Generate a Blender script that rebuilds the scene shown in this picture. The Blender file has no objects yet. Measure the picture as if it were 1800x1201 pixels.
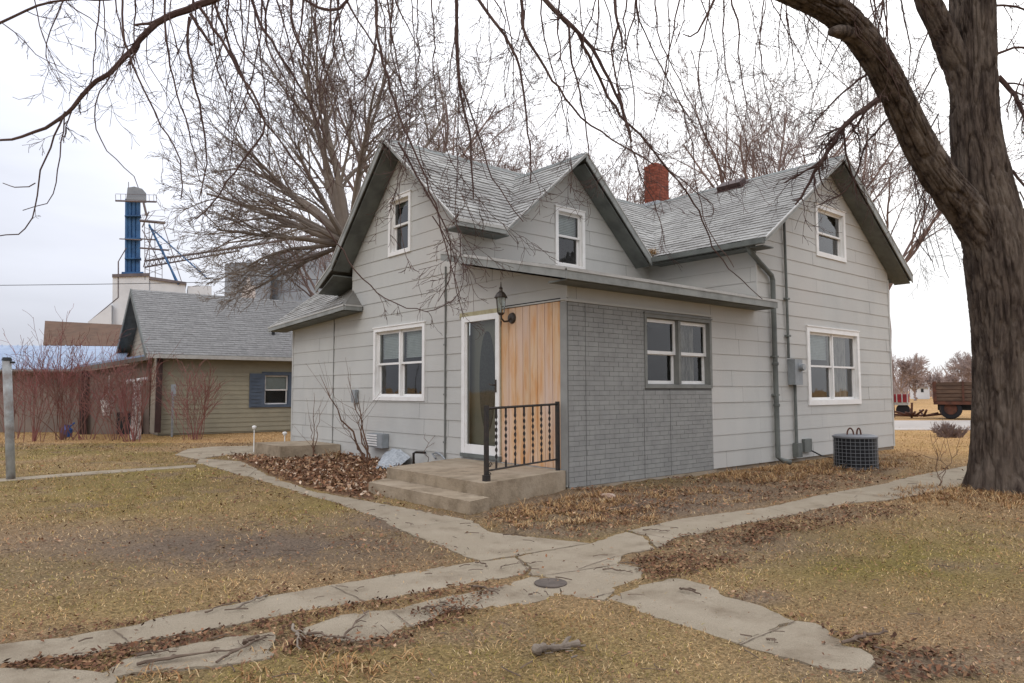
import bpy, math, random
import numpy as np
from mathutils import Vector, Matrix
from mathutils.geometry import tessellate_polygon
random.seed(7); rng = np.random.default_rng(7)
PI = math.pi
scene = bpy.context.scene
COL = scene.collection

# ------------------------------------------------------------------ camera
F = 1241.3; YAW, PIT, ROL = map(math.radians, (49.61, 4.004, -0.15))
CAM = np.array([-6.732, -6.759, 1.35])
fw = np.array([math.cos(YAW)*math.cos(PIT), math.sin(YAW)*math.cos(PIT), math.sin(PIT)])
_rt = np.array([math.sin(YAW), -math.cos(YAW), 0]); _up = np.cross(_rt, fw)
rt = math.cos(ROL)*_rt+math.sin(ROL)*_up; up = -math.sin(ROL)*_rt+math.cos(ROL)*_up
cd = bpy.data.cameras.new('camera'); cam = bpy.data.objects.new('camera', cd); COL.objects.link(cam)
cd.sensor_width = 36; cd.lens = F/1800*36; cd.clip_start = .1; cd.clip_end = 3000
M = Matrix(((rt[0], up[0], -fw[0], CAM[0]), (rt[1], up[1], -fw[1], CAM[1]), (rt[2], up[2], -fw[2], CAM[2]), (0, 0, 0, 1)))
cam.matrix_world = M; scene.camera = cam

def ray(x, y): return fw*F+rt*(x-900)-up*(y-600.5)
def at(x, y, depth):                       # point at a distance in front of the viewer
    return CAM+ray(x, y)*(depth/F)
def on(x, y, ax, v):                       # point on an axis plane
    d = ray(x, y); i = 'xyz'.index(ax); return CAM+d*((v-CAM[i])/d[i])
def gnd(x, y, z=0.): return on(x, y, 'z', z)
def depth_of(P): return float((np.array(P)-CAM)@fw)

# ------------------------------------------------------------------ materials
def srgb(r, g, b):
    f = lambda c: (c/255/12.92 if c/255 <= .04045 else ((c/255+.055)/1.055)**2.4)
    return (f(r), f(g), f(b))
def mat(name, c, rough=.8, c2=None, ns=3., island=0., bump=0., bs=40., c3=None, n3=.6, spec=.3, stretch=(1, 1, 1), metal=0., dist=.01, attr=None, thr=(.4, .65)):
    m = bpy.data.materials.new(name); m.use_nodes = True; nt = m.node_tree; N = nt.nodes; L = nt.links
    b = N['Principled BSDF']; b.inputs['Roughness'].default_value = rough; b.inputs['Specular IOR Level'].default_value = spec; b.inputs['Metallic'].default_value = metal
    tc = N.new('ShaderNodeTexCoord'); mp = N.new('ShaderNodeMapping'); L.new(tc.outputs['Object'], mp.inputs[0]); mp.inputs['Scale'].default_value = stretch
    if attr:
        a = N.new('ShaderNodeVertexColor'); a.layer_name = attr; cur = a.outputs[0]
    else:
        r = N.new('ShaderNodeRGB'); r.outputs[0].default_value = (*c, 1); cur = r.outputs[0]
    def mixc(f, A, B):
        x = N.new('ShaderNodeMix'); x.data_type = 'RGBA'
        L.new(f, x.inputs[0])
        for s, v in ((6, A), (7, B)):
            if isinstance(v, tuple): x.inputs[s].default_value = (*v, 1)
            else: L.new(v, x.inputs[s])
        return x.outputs[2]
    def noise(s, det=4, ro=.6):
        n = N.new('ShaderNodeTexNoise'); n.inputs['Scale'].default_value = s; n.inputs['Detail'].default_value = det; n.inputs['Roughness'].default_value = ro
        L.new(mp.outputs[0], n.inputs[0]); return n.outputs[0]
    def rampf(v, a, b_):
        n = N.new('ShaderNodeMapRange'); n.inputs[1].default_value = a; n.inputs[2].default_value = b_; L.new(v, n.inputs[0]); return n.outputs[0]
    if c2: cur = mixc(rampf(noise(ns), *thr), cur, c2)
    if c3: cur = mixc(rampf(noise(n3, 6), .45, .7), cur, c3)
    if island:
        g = N.new('ShaderNodeNewGeometry'); h = N.new('ShaderNodeHueSaturation')
        mr = N.new('ShaderNodeMapRange'); mr.inputs[3].default_value = 1-island; mr.inputs[4].default_value = 1+island
        L.new(g.outputs['Random Per Island'], mr.inputs[0]); L.new(mr.outputs[0], h.inputs['Value']); L.new(cur, h.inputs['Color']); cur = h.outputs[0]
    L.new(cur, b.inputs['Base Color'])
    if bump:
        bp = N.new('ShaderNodeBump'); bp.inputs['Strength'].default_value = bump; bp.inputs['Distance'].default_value = dist
        L.new(noise(bs, 6, .65), bp.inputs['Height']); L.new(bp.outputs[0], b.inputs['Normal'])
    return m
MT = {}
K = .88
def kk(*c): return tuple(K*v for v in srgb(*c))
MT['siding'] = mat('siding_paint', kk(194, 194, 189), .62, kk(186, 186, 182), 1.3, island=.035, bump=.25, bs=25, c3=kk(197, 194, 188), n3=.5, stretch=(1, 1, .4))
MT['backing'] = mat('wall_backing', kk(70, 68, 66), .9)
MT['brickpan'] = mat('brick_panel_paint', kk(154, 154, 150), .7, kk(143, 143, 140), 4, island=.035, bump=.5, bs=60)
MT['mortar'] = mat('panel_joint', kk(112, 112, 110), .85)
MT['white'] = mat('white_vinyl', kk(242, 241, 238), .4, kk(234, 232, 228), 5)
MT['greytrim'] = mat('grey_trim_paint', kk(132, 133, 128), .6, kk(120, 121, 117), 6)
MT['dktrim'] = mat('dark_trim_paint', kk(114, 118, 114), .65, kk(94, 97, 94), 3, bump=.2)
MT['fascia'] = mat('fascia_paint', kk(153, 155, 151), .6, kk(128, 130, 126), 3)
MT['drip'] = mat('drip_edge', kk(190, 189, 184), .5, kk(175, 173, 168), 6)
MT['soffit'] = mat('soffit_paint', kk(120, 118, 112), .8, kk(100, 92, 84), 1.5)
MT['shingle'] = mat('asphalt_shingle', kk(165, 163, 159), .95, kk(146, 144, 140), 18, island=.12, bump=.8, bs=180, c3=kk(182, 181, 176), n3=1.2, spec=.1)
MT['shingle2'] = mat('grey_weathered_shingle', kk(144, 143, 141), .95, kk(128, 127, 126), 12, island=.09, bump=.6, bs=120, spec=.1)
MT['ridge'] = mat('ridge_cap', kk(136, 140, 137), .9, kk(122, 126, 124), 8, island=.05)
MT['concrete'] = mat('old_concrete', kk(166, 152, 132), .9, kk(142, 128, 109), 2.2, bump=.6, bs=45, c3=kk(172, 163, 152), n3=.9, spec=.15)
MT['walk'] = mat('walk_concrete', kk(165, 152, 132), .92, kk(132, 117, 98), 2.3, thr=(.5, .72), bump=1., bs=70, c3=kk(175, 162, 142), n3=2.2, spec=.1, dist=.02)
MT['stepside'] = mat('step_concrete', kk(166, 150, 128), .92, kk(136, 121, 101), 4.5, bump=.9, bs=26, c3=kk(178, 163, 142), n3=1.6, spec=.15, dist=.015)
MT['wood'] = mat('raw_plywood', kk(216, 184, 150), .8, kk(208, 154, 102), 4.2, bump=.3, bs=20, c3=kk(216, 190, 172), n3=1.3, stretch=(1, 3., .45), island=.05)
MT['paleglue'] = mat('yellowed_caulk', kk(178, 170, 138), .8, kk(160, 150, 118), 12)
MT['iron'] = mat('black_iron', kk(38, 37, 36), .5, kk(58, 48, 42), 20, spec=.4)
MT['bronze'] = mat('lamp_bronze', kk(60, 52, 47), .45, kk(80, 70, 60), 25, spec=.5, metal=.3)
MT['interior'] = mat('dark_room', (.018, .017, .017), .95)
MT['blind'] = mat('window_blind', kk(238, 243, 240), .8, kk(224, 230, 226), 8)
MT['curtain'] = mat('net_curtain', kk(190, 182, 172), .9, kk(130, 125, 118), 9, stretch=(3, 3, .5))
MT['doorpanel'] = mat('inner_door', kk(168, 164, 146), .6, kk(156, 152, 136), 2)
MT['dooroval'] = mat('oval_leaded_glass', kk(84, 86, 82), .3, kk(104, 106, 100), 30, spec=.5)
MT['redbrick'] = mat('red_brick', kk(144, 80, 62), .9, kk(116, 62, 48), 9, island=.22, bump=.5, bs=60)
MT['redmortar'] = mat('chimney_mortar', kk(150, 125, 108), .9)
MT['flashing'] = mat('flashing_metal', kk(190, 195, 198), .5, kk(150, 155, 160), 20)
MT['galv'] = mat('galvanised', kk(165, 168, 170), .45, kk(140, 145, 148), 14, metal=.3)
MT['greybox'] = mat('grey_box_paint', kk(150, 155, 158), .5, kk(140, 144, 146), 10)
MT['dark'] = mat('dark_plastic', kk(40, 42, 44), .6)
MT['acbody'] = mat('ac_louver', kk(26, 28, 32), .5)
MT['acgrid'] = mat('ac_wire', kk(120, 122, 126), .5)
MT['bark'] = mat('bark', kk(100, 88, 79), .95, kk(62, 53, 48), 16, thr=(.4, .6), bump=.8, bs=55, c3=kk(124, 112, 101), n3=5, stretch=(1, 1, .22), dist=.03, spec=.1)
MT['twig'] = mat('dark_twig', kk(84, 66, 62), .9, kk(100, 82, 76), 3, spec=.1)
MT['bgbark'] = mat('pale_brown_bark', kk(118, 107, 99), .95, kk(146, 133, 120), .8, spec=.1)
MT['bgbark2'] = mat('dim_bark', kk(122, 104, 98), .95, kk(146, 126, 118), .8, spec=.1)
MT['farbark'] = mat('hazed_far_bark', kk(172, 156, 150), .95, kk(156, 138, 130), .3, spec=.05)  # bark lightened: distance haze is put into the colour
MT['redstem'] = mat('red_stem', kk(142, 90, 86), .8, kk(120, 92, 80), 1.3, island=.15)
MT['brownstem'] = mat('brown_stem', kk(120, 92, 74), .85, kk(90, 70, 58), 3)
MT['stick'] = mat('fallen_wood', kk(92, 76, 64), .9, kk(120, 104, 90), 6)
MT['stick2'] = mat('bleached_wood', kk(140, 128, 114), .9, kk(100, 88, 78), 6)
MT['veg'] = mat('dry_vegetation', (1, 1, 1), .95, attr='Col', spec=.05)
MT['olive'] = mat('olive_siding', kk(156, 150, 130), .75, kk(146, 141, 123), 2, island=.02, bump=.2)
MT['tansiding'] = mat('tan_siding', kk(172, 162, 146), .75, kk(160, 150, 136), 2)
MT['maroon'] = mat('brown_downspout', kk(78, 58, 54), .6, kk(66, 50, 48), 6)
MT['bluegrey'] = mat('slate_blue_paint', kk(88, 100, 116), .6, kk(80, 90, 104), 5)
MT['bluemetal'] = mat('pale_metal_roof', kk(146, 162, 184), .5, kk(128, 146, 172), 1.5, spec=.4)
MT['brownroof'] = mat('brown_roof', kk(104, 80, 64), .95, kk(90, 70, 56), 2)
MT['brownwall'] = mat('brown_wall', kk(138, 124, 114), .85, kk(122, 110, 102), 1, bump=.2)
MT['elev'] = mat('elevator_concrete', kk(220, 223, 226), .8, kk(204, 207, 210), .2)
MT['elevblue'] = mat('elevator_blue_steel', kk(66, 110, 156), .5, kk(52, 88, 130), .5)
MT['steel'] = mat('distant_steel', kk(120, 110, 110), .6, kk(96, 88, 90), .3)
MT['bin'] = mat('bin_steel', kk(150, 156, 162), .6, kk(132, 138, 146), .15, stretch=(1, 1, 6))
MT['rust'] = mat('rusty_frame', kk(98, 62, 48), .8, kk(74, 50, 42), 4)
MT['boxwood'] = mat('weathered_box_wood', kk(98, 78, 64), .9, kk(78, 62, 52), 2, island=.15, stretch=(1, 1, 5))
MT['tyre'] = mat('tyre_rubber', kk(38, 38, 42), .85)
MT['redpaint'] = mat('faded_red_paint', kk(158, 44, 52), .6, kk(130, 40, 44), 2)
MT['greyroof'] = mat('far_roof', kk(160, 156, 150), .9)
MT['postpaint'] = mat('pale_post_paint', kk(178, 182, 182), .6, kk(150, 154, 154), 5, c3=kk(120, 104, 94), n3=3)
MT['speck'] = mat('peeling_white', kk(222, 218, 214), .8, kk(120, 100, 96), 14)
MT['blue'] = mat('blue_plastic', kk(52, 92, 160), .5)
MT['asphalt'] = mat('road_surface', kk(186, 178, 170), .9, kk(172, 164, 156), .4)
MT['cable'] = mat('cable_black', kk(50, 50, 52), .6)
MT['brownsoil'] = mat('joint_soil', kk(96, 82, 70), .95, kk(120, 104, 88), 8)
MT['stone'] = mat('field_stone', kk(190, 168, 150), .9, kk(150, 112, 92), 7, bump=.5)
MT['stain'] = mat('iron_lid', kk(98, 88, 80), .85, kk(80, 72, 66), 12, bump=.4)

def glass_mat():
    m = bpy.data.materials.new('window_glass'); m.use_nodes = True; nt = m.node_tree; N = nt.nodes; L = nt.links
    N.remove(N['Principled BSDF']); o = N['Material Output']
    t = N.new('ShaderNodeBsdfTransparent'); t.inputs[0].default_value = (.80, .84, .83, 1)
    g = N.new('ShaderNodeBsdfGlossy'); g.inputs['Roughness'].default_value = .03; g.inputs[0].default_value = (.9, .9, .9, 1)
    fr = N.new('ShaderNodeFresnel'); fr.inputs[0].default_value = 1.45
    ad = N.new('ShaderNodeMath'); ad.operation = 'MULTIPLY'; ad.inputs[1].default_value = 1.6; L.new(fr.outputs[0], ad.inputs[0])
    nz = N.new('ShaderNodeTexNoise'); nz.inputs['Scale'].default_value = 2.2; bp = N.new('ShaderNodeBump'); bp.inputs['Strength'].default_value = .15; bp.inputs['Distance'].default_value = .02
    L.new(nz.outputs[0], bp.inputs['Height']); L.new(bp.outputs[0], g.inputs['Normal'])
    mx = N.new('ShaderNodeMixShader'); L.new(ad.outputs[0], mx.inputs[0]); L.new(t.outputs[0], mx.inputs[1]); L.new(g.outputs[0], mx.inputs[2]); L.new(mx.outputs[0], o.inputs[0])
    return m
MT['glass'] = glass_mat()

# ------------------------------------------------------------------ scene helpers
ORG = {}
def tag(o, label=None, cat=None, group=None, kind=None):
    if label: o['label'] = label
    if cat: o['category'] = cat
    if group: o['group'] = group
    if kind: o['kind'] = kind
    return o
def thing(name, label, cat, loc=(0, 0, 0), group=None):
    o = bpy.data.objects.new(name, None); COL.objects.link(o); o.location = Vector([float(v) for v in loc]); o.empty_display_size = .2
    ORG[o.name] = np.array(loc, float); return tag(o, label, cat, group)
class MB:
    def __init__(s): s.v = []; s.f = []
    def face(s, pts):
        i = len(s.v); s.v += [tuple(map(float, p)) for p in pts]; s.f.append(tuple(range(i, i+len(pts)))); return s
    def hexa(s, p):      # 8 points: bottom 4 (ccw), top 4
        i = len(s.v); s.v += [tuple(map(float, q)) for q in p]
        for f in ((0, 3, 2, 1), (4, 5, 6, 7), (0, 1, 5, 4), (1, 2, 6, 5), (2, 3, 7, 6), (3, 0, 4, 7)): s.f.append(tuple(i+k for k in f))
        return s
    def box(s, a, b):
        x0, y0, z0 = a; x1, y1, z1 = b
        return s.hexa([(x0, y0, z0), (x1, y0, z0), (x1, y1, z0), (x0, y1, z0), (x0, y0, z1), (x1, y0, z1), (x1, y1, z1), (x0, y1, z1)])
    def fbox(s, fr, u0, u1, v0, v1, n0, n1):
        P = lambda u, v, n: fr.P(u, v, n)
        return s.hexa([P(u0, v0, n0), P(u1, v0, n0), P(u1, v0, n1), P(u0, v0, n1), P(u0, v1, n0), P(u1, v1, n0), P(u1, v1, n1), P(u0, v1, n1)])
    def slab(s, pts, th):   # polygon (3d pts) extruded by vector th (array); polygon may be nonconvex
        pts = [np.array(p, float) for p in pts]; th = np.array(th, float); n = len(pts); i = len(s.v)
        s.v += [tuple(p) for p in pts]+[tuple(p+th) for p in pts]
        for t in tessellate_polygon([[Vector(p) for p in pts]]):
            s.f.append(tuple(i+k for k in t)); s.f.append(tuple(i+n+k for k in reversed(t)))
        for k in range(n): s.f.append((i+k, i+(k+1) % n, i+n+(k+1) % n, i+n+k))
        return s
    def tube(s, pts, rad, sides=8, caps=True):
        pts = np.array(pts, float); n = len(pts)
        if np.isscalar(rad): rad = [rad]*n
        t = np.zeros_like(pts); t[1:-1] = pts[2:]-pts[:-2]; t[0] = pts[1]-pts[0]; t[-1] = pts[-1]-pts[-2]
        t /= np.linalg.norm(t, axis=1)[:, None]+1e-9
        ref = np.array([0, 0, 1.]) if abs(t[0][2]) < .9 else np.array([1., 0, 0])
        a = np.cross(t[0], ref); a /= np.linalg.norm(a)
        i = len(s.v); ang = np.arange(sides)*2*PI/sides; ca = np.cos(ang)[:, None]; sa = np.sin(ang)[:, None]
        for k in range(n):
            a = a-t[k]*(a@t[k]); a /= np.linalg.norm(a)+1e-9; b = np.cross(t[k], a)
            s.v += [tuple(q) for q in (pts[k]+rad[k]*(ca*a+sa*b))]
        for k in range(n-1):
            for j in range(sides):
                j2 = (j+1) % sides; s.f.append((i+k*sides+j, i+k*sides+j2, i+(k+1)*sides+j2, i+(k+1)*sides+j))
        if caps:
            s.f.append(tuple(i+j for j in reversed(range(sides)))); s.f.append(tuple(i+(n-1)*sides+j for j in range(sides)))
        return s
    def lathe(s, c, prof, sides=16, axis=None):
        c = np.array(c, float); i = len(s.v); n = len(prof)
        for r, z in prof:
            for j in range(sides):
                a = 2*PI*j/sides; s.v.append((c[0]+r*math.cos(a), c[1]+r*math.sin(a), c[2]+z))
        for k in range(n-1):
            for j in range(sides):
                j2 = (j+1) % sides; s.f.append((i+k*sides+j, i+k*sides+j2, i+(k+1)*sides+j2, i+(k+1)*sides+j))
        s.f.append(tuple(i+j for j in reversed(range(sides)))); s.f.append(tuple(i+(n-1)*sides+j for j in range(sides)))
        return s
    def build(s, name, m, parent=None, label=None, smooth=False):
        o = ORG.get(parent.name, np.zeros(3)) if parent else np.zeros(3)
        me = bpy.data.meshes.new(name); v = np.array(s.v, float)-o
        me.from_pydata(v.tolist(), [], s.f); me.update()
        if smooth: me.polygons.foreach_set('use_smooth', [True]*len(me.polygons))
        me.materials.append(MT[m]); ob = bpy.data.objects.new(name, me); COL.objects.link(ob)
        if parent: ob.parent = parent
        ORG[ob.name] = o
        if label: ob['label'] = label
        return ob
def np_mesh(name, V, Fc, m, cols=None, parent=None):
    o = ORG.get(parent.name, np.zeros(3)) if parent else np.zeros(3)
    V = np.asarray(V, np.float32).reshape(-1, 3)-o.astype(np.float32); Fc = np.asarray(Fc, np.int32); k = Fc.shape[1]
    me = bpy.data.meshes.new(name); me.vertices.add(len(V)); me.vertices.foreach_set('co', V.ravel())
    me.loops.add(Fc.size); me.loops.foreach_set('vertex_index', Fc.ravel())
    me.polygons.add(len(Fc)); me.polygons.foreach_set('loop_start', np.arange(0, Fc.size, k, dtype=np.int32))
    try: me.polygons.foreach_set('loop_total', np.full(len(Fc), k, np.int32))
    except Exception: pass
    me.update(calc_edges=True)
    if cols is not None:
        a = me.color_attributes.new('Col', 'FLOAT_COLOR', 'POINT'); c = np.ones((len(V), 4), np.float32); c[:, :3] = cols; a.data.foreach_set('color', c.ravel())
    me.materials.append(MT[m] if isinstance(m, str) else m); ob = bpy.data.objects.new(name, me); COL.objects.link(ob)
    if parent: ob.parent = parent
    ORG[ob.name] = o
    return ob
class Frame:
    def __init__(s, O, U, V, N): s.O, s.U, s.V, s.N = [np.array(q, float) for q in (O, U, V, N)]
    def P(s, u, v, n=0.): return s.O+s.U*u+s.V*v+s.N*n
def clip(poly, cx):      # clip poly by convex ccw polygon cx
    out = poly
    for i in range(len(cx)):
        a = cx[i]; b = cx[(i+1) % len(cx)]; e = (b[0]-a[0], b[1]-a[1]); inp = out; out = []
        side = lambda p: e[0]*(p[1]-a[1])-e[1]*(p[0]-a[0])
        for j in range(len(inp)):
            p, q = inp[j], inp[(j+1) % len(inp)]; sp, sq = side(p), side(q)
            if sp >= 0: out.append(p)
            if (sp >= 0) != (sq >= 0):
                t = sp/(sp-sq); out.append((p[0]+t*(q[0]-p[0]), p[1]+t*(q[1]-p[1])))
        if not out: return []
    return out
def ccw(p):
    A = sum(p[i][0]*p[(i+1) % len(p)][1]-p[(i+1) % len(p)][0]*p[i][1] for i in range(len(p)))
    return p if A > 0 else p[::-1]
def lapped(mb, fr, poly, pitch, lift, holes=(), blen=3.6, gap=.004, v_off=0., jit=.0015, base=0., wob=.0):
    poly = ccw(list(poly)); us = [p[0] for p in poly]; vs = [p[1] for p in poly]; u0, u1, vmin, vmax = min(us), max(us), min(vs), max(vs)
    k = math.floor((vmin-v_off)/pitch)
    while v_off+k*pitch < vmax:
        a = v_off+k*pitch; b = a+pitch; k += 1
        joints = []; j = u0-random.random()*blen
        while j < u1: joints.append(j); j += blen*(random.uniform(.85, 1.15) if blen > 1 else random.uniform(.7, 1.3))
        joints.append(j+9); js = [random.uniform(-jit, jit) for _ in joints]; jw = [random.uniform(-wob, wob) for _ in joints]
        cuts = sorted({a, b, *[h[1] for h in holes if a < h[1] < b], *[h[3] for h in holes if a < h[3] < b]})
        for ci in range(len(cuts)-1):
            c0, c1 = cuts[ci], cuts[ci+1]; mid = (c0+c1)/2
            hs = sorted([(h[0], h[2]) for h in holes if h[1] < mid < h[3]])
            segs = []; cur = u0
            for h0, h1 in hs:
                if h0 > cur: segs.append((cur, h0))
                cur = max(cur, h1)
            if cur < u1: segs.append((cur, u1))
            for ji in range(len(joints)-1):
                for s0, s1 in segs:
                    x0 = max(s0, joints[ji]+gap/2); x1 = min(s1, joints[ji+1]-gap/2)
                    if x1-x0 < .004: continue
                    w = jw[ji] if (c0 == a) else 0
                    pg = clip([(x0, c0+w), (x1, c0+w), (x1, c1), (x0, c1)], poly)
                    if len(pg) < 3: continue
                    off = lambda v: base+lift*(1-(v-a)/pitch)+js[ji]+.001
                    mb.face([fr.P(u, v, off(v)) for u, v in pg])
                    if c0 == a:
                        bot = [p for p in pg if abs(p[1]-c0-w) < 1e-6]
                        if len(bot) >= 2:
                            l, r = min(bot), max(bot)
                            mb.face([fr.P(l[0], l[1], base-.001), fr.P(r[0], r[1], base-.001), fr.P(r[0], r[1], off(c0)), fr.P(l[0], l[1], off(c0))])
def plate(mb, fr, poly, holes=(), n=0.):   # flat backing with holes
    vmin = min(p[1] for p in poly); vmax = max(p[1] for p in poly)
    lapped(mb, fr, poly, vmax-vmin+1e-4, 0., holes, 1e4, 0., vmin, 0., n-.001)

# ------------------------------------------------------------------ windows
def gface(g, fr, a, b, c, d, n):      # pane whose normal points outwards
    q = [fr.P(a, b, n), fr.P(c, b, n), fr.P(c, d, n), fr.P(a, d, n)]
    g.face(q if np.cross(fr.U, fr.V)@fr.N > 0 else q[::-1])
def sash(fr, win, u0, u1, v0, v1, n, w=.035):
    m = MB(); m.fbox(fr, u0, u0+w, v0, v1, n, n+.03); m.fbox(fr, u1-w, u1, v0, v1, n, n+.03)
    m.fbox(fr, u0+w, u1-w, v0, v0+w, n, n+.03); m.fbox(fr, u0+w, u1-w, v1-w, v1, n, n+.03)
    m.build('sash', 'white', win)
    g = MB(); gface(g, fr, u0+w, v0+w, u1-w, v1-w, n+.012); g.build('pane', 'glass', win)
def window(par, fr, o, cw=.09, units=1, cas='white', blinds=(), curtains=(), split=.5, proud=.03, mull=.05, lab=None, name='window', sw=.038):
    u0, v0, u1, v1 = o
    m = MB(); p0, p1 = -.02, proud
    m.fbox(fr, u0, u0+cw, v0, v1, p0, p1); m.fbox(fr, u1-cw, u1, v0, v1, p0, p1); m.fbox(fr, u0+cw, u1-cw, v1-cw, v1, p0, p1); m.fbox(fr, u0+cw, u1-cw, v0, v0+cw, p0, p1)
    m.fbox(fr, u0-.012, u1+.012, v1, v1+.02, p0, p1+.015)
    a0, a1, b0, b1 = u0+cw, u1-cw, v0+cw, v1-cw
    d = -.11     # jambs
    m.fbox(fr, a0-.004, a0+.012, b0, b1, d, p0); m.fbox(fr, a1-.012, a1+.004, b0, b1, d, p0); m.fbox(fr, a0+.012, a1-.012, b1-.012, b1+.004, d, p0); m.fbox(fr, a0+.012, a1-.012, b0-.004, b0+.012, d, p0)
    w = (a1-a0-.024-mull*(units-1))/units
    for i in range(1, units):
        x = a0+.012+i*w+(i-1)*mull; m.fbox(fr, x, x+mull, b0+.012, b1-.012, d, p0 if cas == 'white' else p1-.008)
    win = m.build(name, cas, par, lab)
    q = MB(); D = -.5
    q.face([fr.P(a0, b0, D), fr.P(a1, b0, D), fr.P(a1, b1, D), fr.P(a0, b1, D)])
    for A, B, C, E in (((a0, b0), (a1, b0), D, -.115), ((a0, b1), (a1, b1), D, -.115), ((a0, b0), (a0, b1), D, -.115), ((a1, b0), (a1, b1), D, -.115)):
        q.face([fr.P(*A, C), fr.P(*B, C), fr.P(*B, E), fr.P(*A, E)])
    q.build('window_recess', 'interior', win)
    for i in range(units):
        x0 = a0+.012+i*(w+mull); x1 = x0+w; mid = b0+(b1-b0)*split
        sash(fr, win, x0, x1, mid-.02, b1-.012, -.07, sw); sash(fr, win, x0+.006, x1-.006, b0+.012, mid+.02, -.105, sw)
        if i < len(blinds) and blinds[i]:
            t = MB(); bb = b1-.03; e = b1-(b1-b0)*blinds[i]
            n = max(3, int((bb-e)/.03))
            for k in range(n):
                z1 = bb-(bb-e)*k/n; z0 = bb-(bb-e)*(k+1)/n
                t.face([fr.P(x0+.02, z0, -.13), fr.P(x1-.02, z0, -.13), fr.P(x1-.02, z1, -.145), fr.P(x0+.02, z1, -.145)])
            t.build('blind', 'blind', win)
        if i < len(curtains) and curtains[i]:
            t = MB(); c0, c1 = curtains[i]; X0 = x0+(x1-x0)*c0; X1 = x0+(x1-x0)*c1; n = 22
            for k in range(n):
                ua = X0+(X1-X0)*k/n; ub = X0+(X1-X0)*(k+1)/n; na = -.17+.022*math.sin(k*1.9); nb = -.17+.022*math.sin((k+1)*1.9)
                t.face([fr.P(ua, b0+.02, na), fr.P(ub, b0+.02, nb), fr.P(ub, b1-.02, nb), fr.P(ua, b1-.02, na)])
            t.build('curtain', 'curtain', win)
    return win

# ================================================================== HOUSE
YB = 2.41; YL = 6.13; YF = 8.97; XW = 4.8; XR = 10.5; YR = 4.27; ZS = .07; PITCH = .27
house = thing('house', 'grey two-storey farmhouse with three steep shingled gables and white-framed windows', 'house', (0, 0, 0))
FA = Frame((0, 0, 0), (0, 1, 0), (0, 0, 1), (-1, 0, 0))      # wall with the door (u = y)
FB = Frame((0, 0, 0), (1, 0, 0), (0, 0, 1), (0, -1, 0))      # brick panel wall (u = x)
FU = Frame((0, YB, 0), (1, 0, 0), (0, 0, 1), (0, -1, 0))     # upper wall behind porch roof
FW = Frame((XW, 0, 0), (0, 1, 0), (0, 0, 1), (-1, 0, 0))     # side of the wing
WA1 = (3.45, 1.18, 5.21, 2.54); WA2 = (3.93, 3.85, 4.70, 4.95); DOOR = (1.41, .38, 2.36, 2.53)
WB1 = (1.60, 1.385, 3.33, 2.51); WB2 = (6.56, 1.055, 8.85, 2.60); WB3 = (7.07, 4.06, 8.38, 5.14); WU = (2.10, 3.60, 2.87, 4.72)
hA = [WA1, WA2, DOOR]; hB = [WB1, WB2, WB3]
def inset(h, d=.05): return [(a+d, b+d, c-d, e-d) for a, b, c, e in h]
zc = ZS+PITCH*11     # 3.04
rs = .845            # main roof slope
# main roof top surface: z = 4.02 + rs*(y-2.01)
mz = lambda y: 4.02+rs*(y-2.01)-.075
sh = lambda y: 2.78+(y+.4)*.225-.02                     # shed roof underside
wz = lambda x: 4.0+.67*(x-4.44)-.085
pA = [[(YF, ZS), (6.9, ZS), (6.9, 2.97), (YF, 2.93)],
      [(6.9, ZS), (2.83, ZS), (2.83, zc), (6.9, zc)],
      [(2.83, zc), (YL, zc), (YL, mz(YB)), (YR, mz(YR)), (2.83, mz(2.83))],
      [(YB, ZS), (2.83, ZS), (2.83, mz(2.83)), (YB, mz(YB))],
      [(0, ZS), (YB, ZS), (YB, sh(YB)), (0, sh(0))]]
panel_hole = (.12, .3, 1.42, 2.62)
for nm, fr, polys, hs in (('A', FA, pA, hA+[panel_hole]),
        ('B', FB, [[(0, ZS), (4.8, ZS), (4.8, 2.86), (0, 2.86)], [(4.8, ZS), (XR, ZS), (XR, wz(4.8)), (7.65, wz(7.65)), (4.8, wz(4.8))]], hB+[(0, 0, 3.33, 2.56)]),
        ('U', FU, [[(0, 3.2), (4.8, 3.2), (4.8, 3.97), (0, 3.97)], [(.74, 3.97), (4.3, 3.97), (2.52, 5.62)]], [WU]),
        ('W', FW, [[(0, 2.8), (YB, 2.8), (YB, 4.05), (0, 4.05)]], [])):
    m = MB(); b = MB()
    for pl in polys:
        lapped(m, fr, pl, PITCH, .010, hs if nm != 'A' else hA+[panel_hole], 3.4, .005, ZS, .0015, 0., .002)
        plate(b, fr, pl, inset([h for h in hs if h != panel_hole], .03), -.004)
    m.build('siding', 'siding', house); b.build('wall', 'backing', house)
# side and rear walls (seen only from elsewhere)
b = MB(); b.face([(XR, 0, 0), (XR, 9, 0), (XR, 9, 3.95), (XR, 0, 3.95)]); b.face([(0, YF, 0), (XR, YF, 0), (XR, YF, 2.9), (0, YF, 2.9)])
b.face([(0, YL, 2.9), (XW, YL, 2.9), (XW, YL, 4), (0, YL, 4)]); b.build('rear_wall', 'siding', house)
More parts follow.
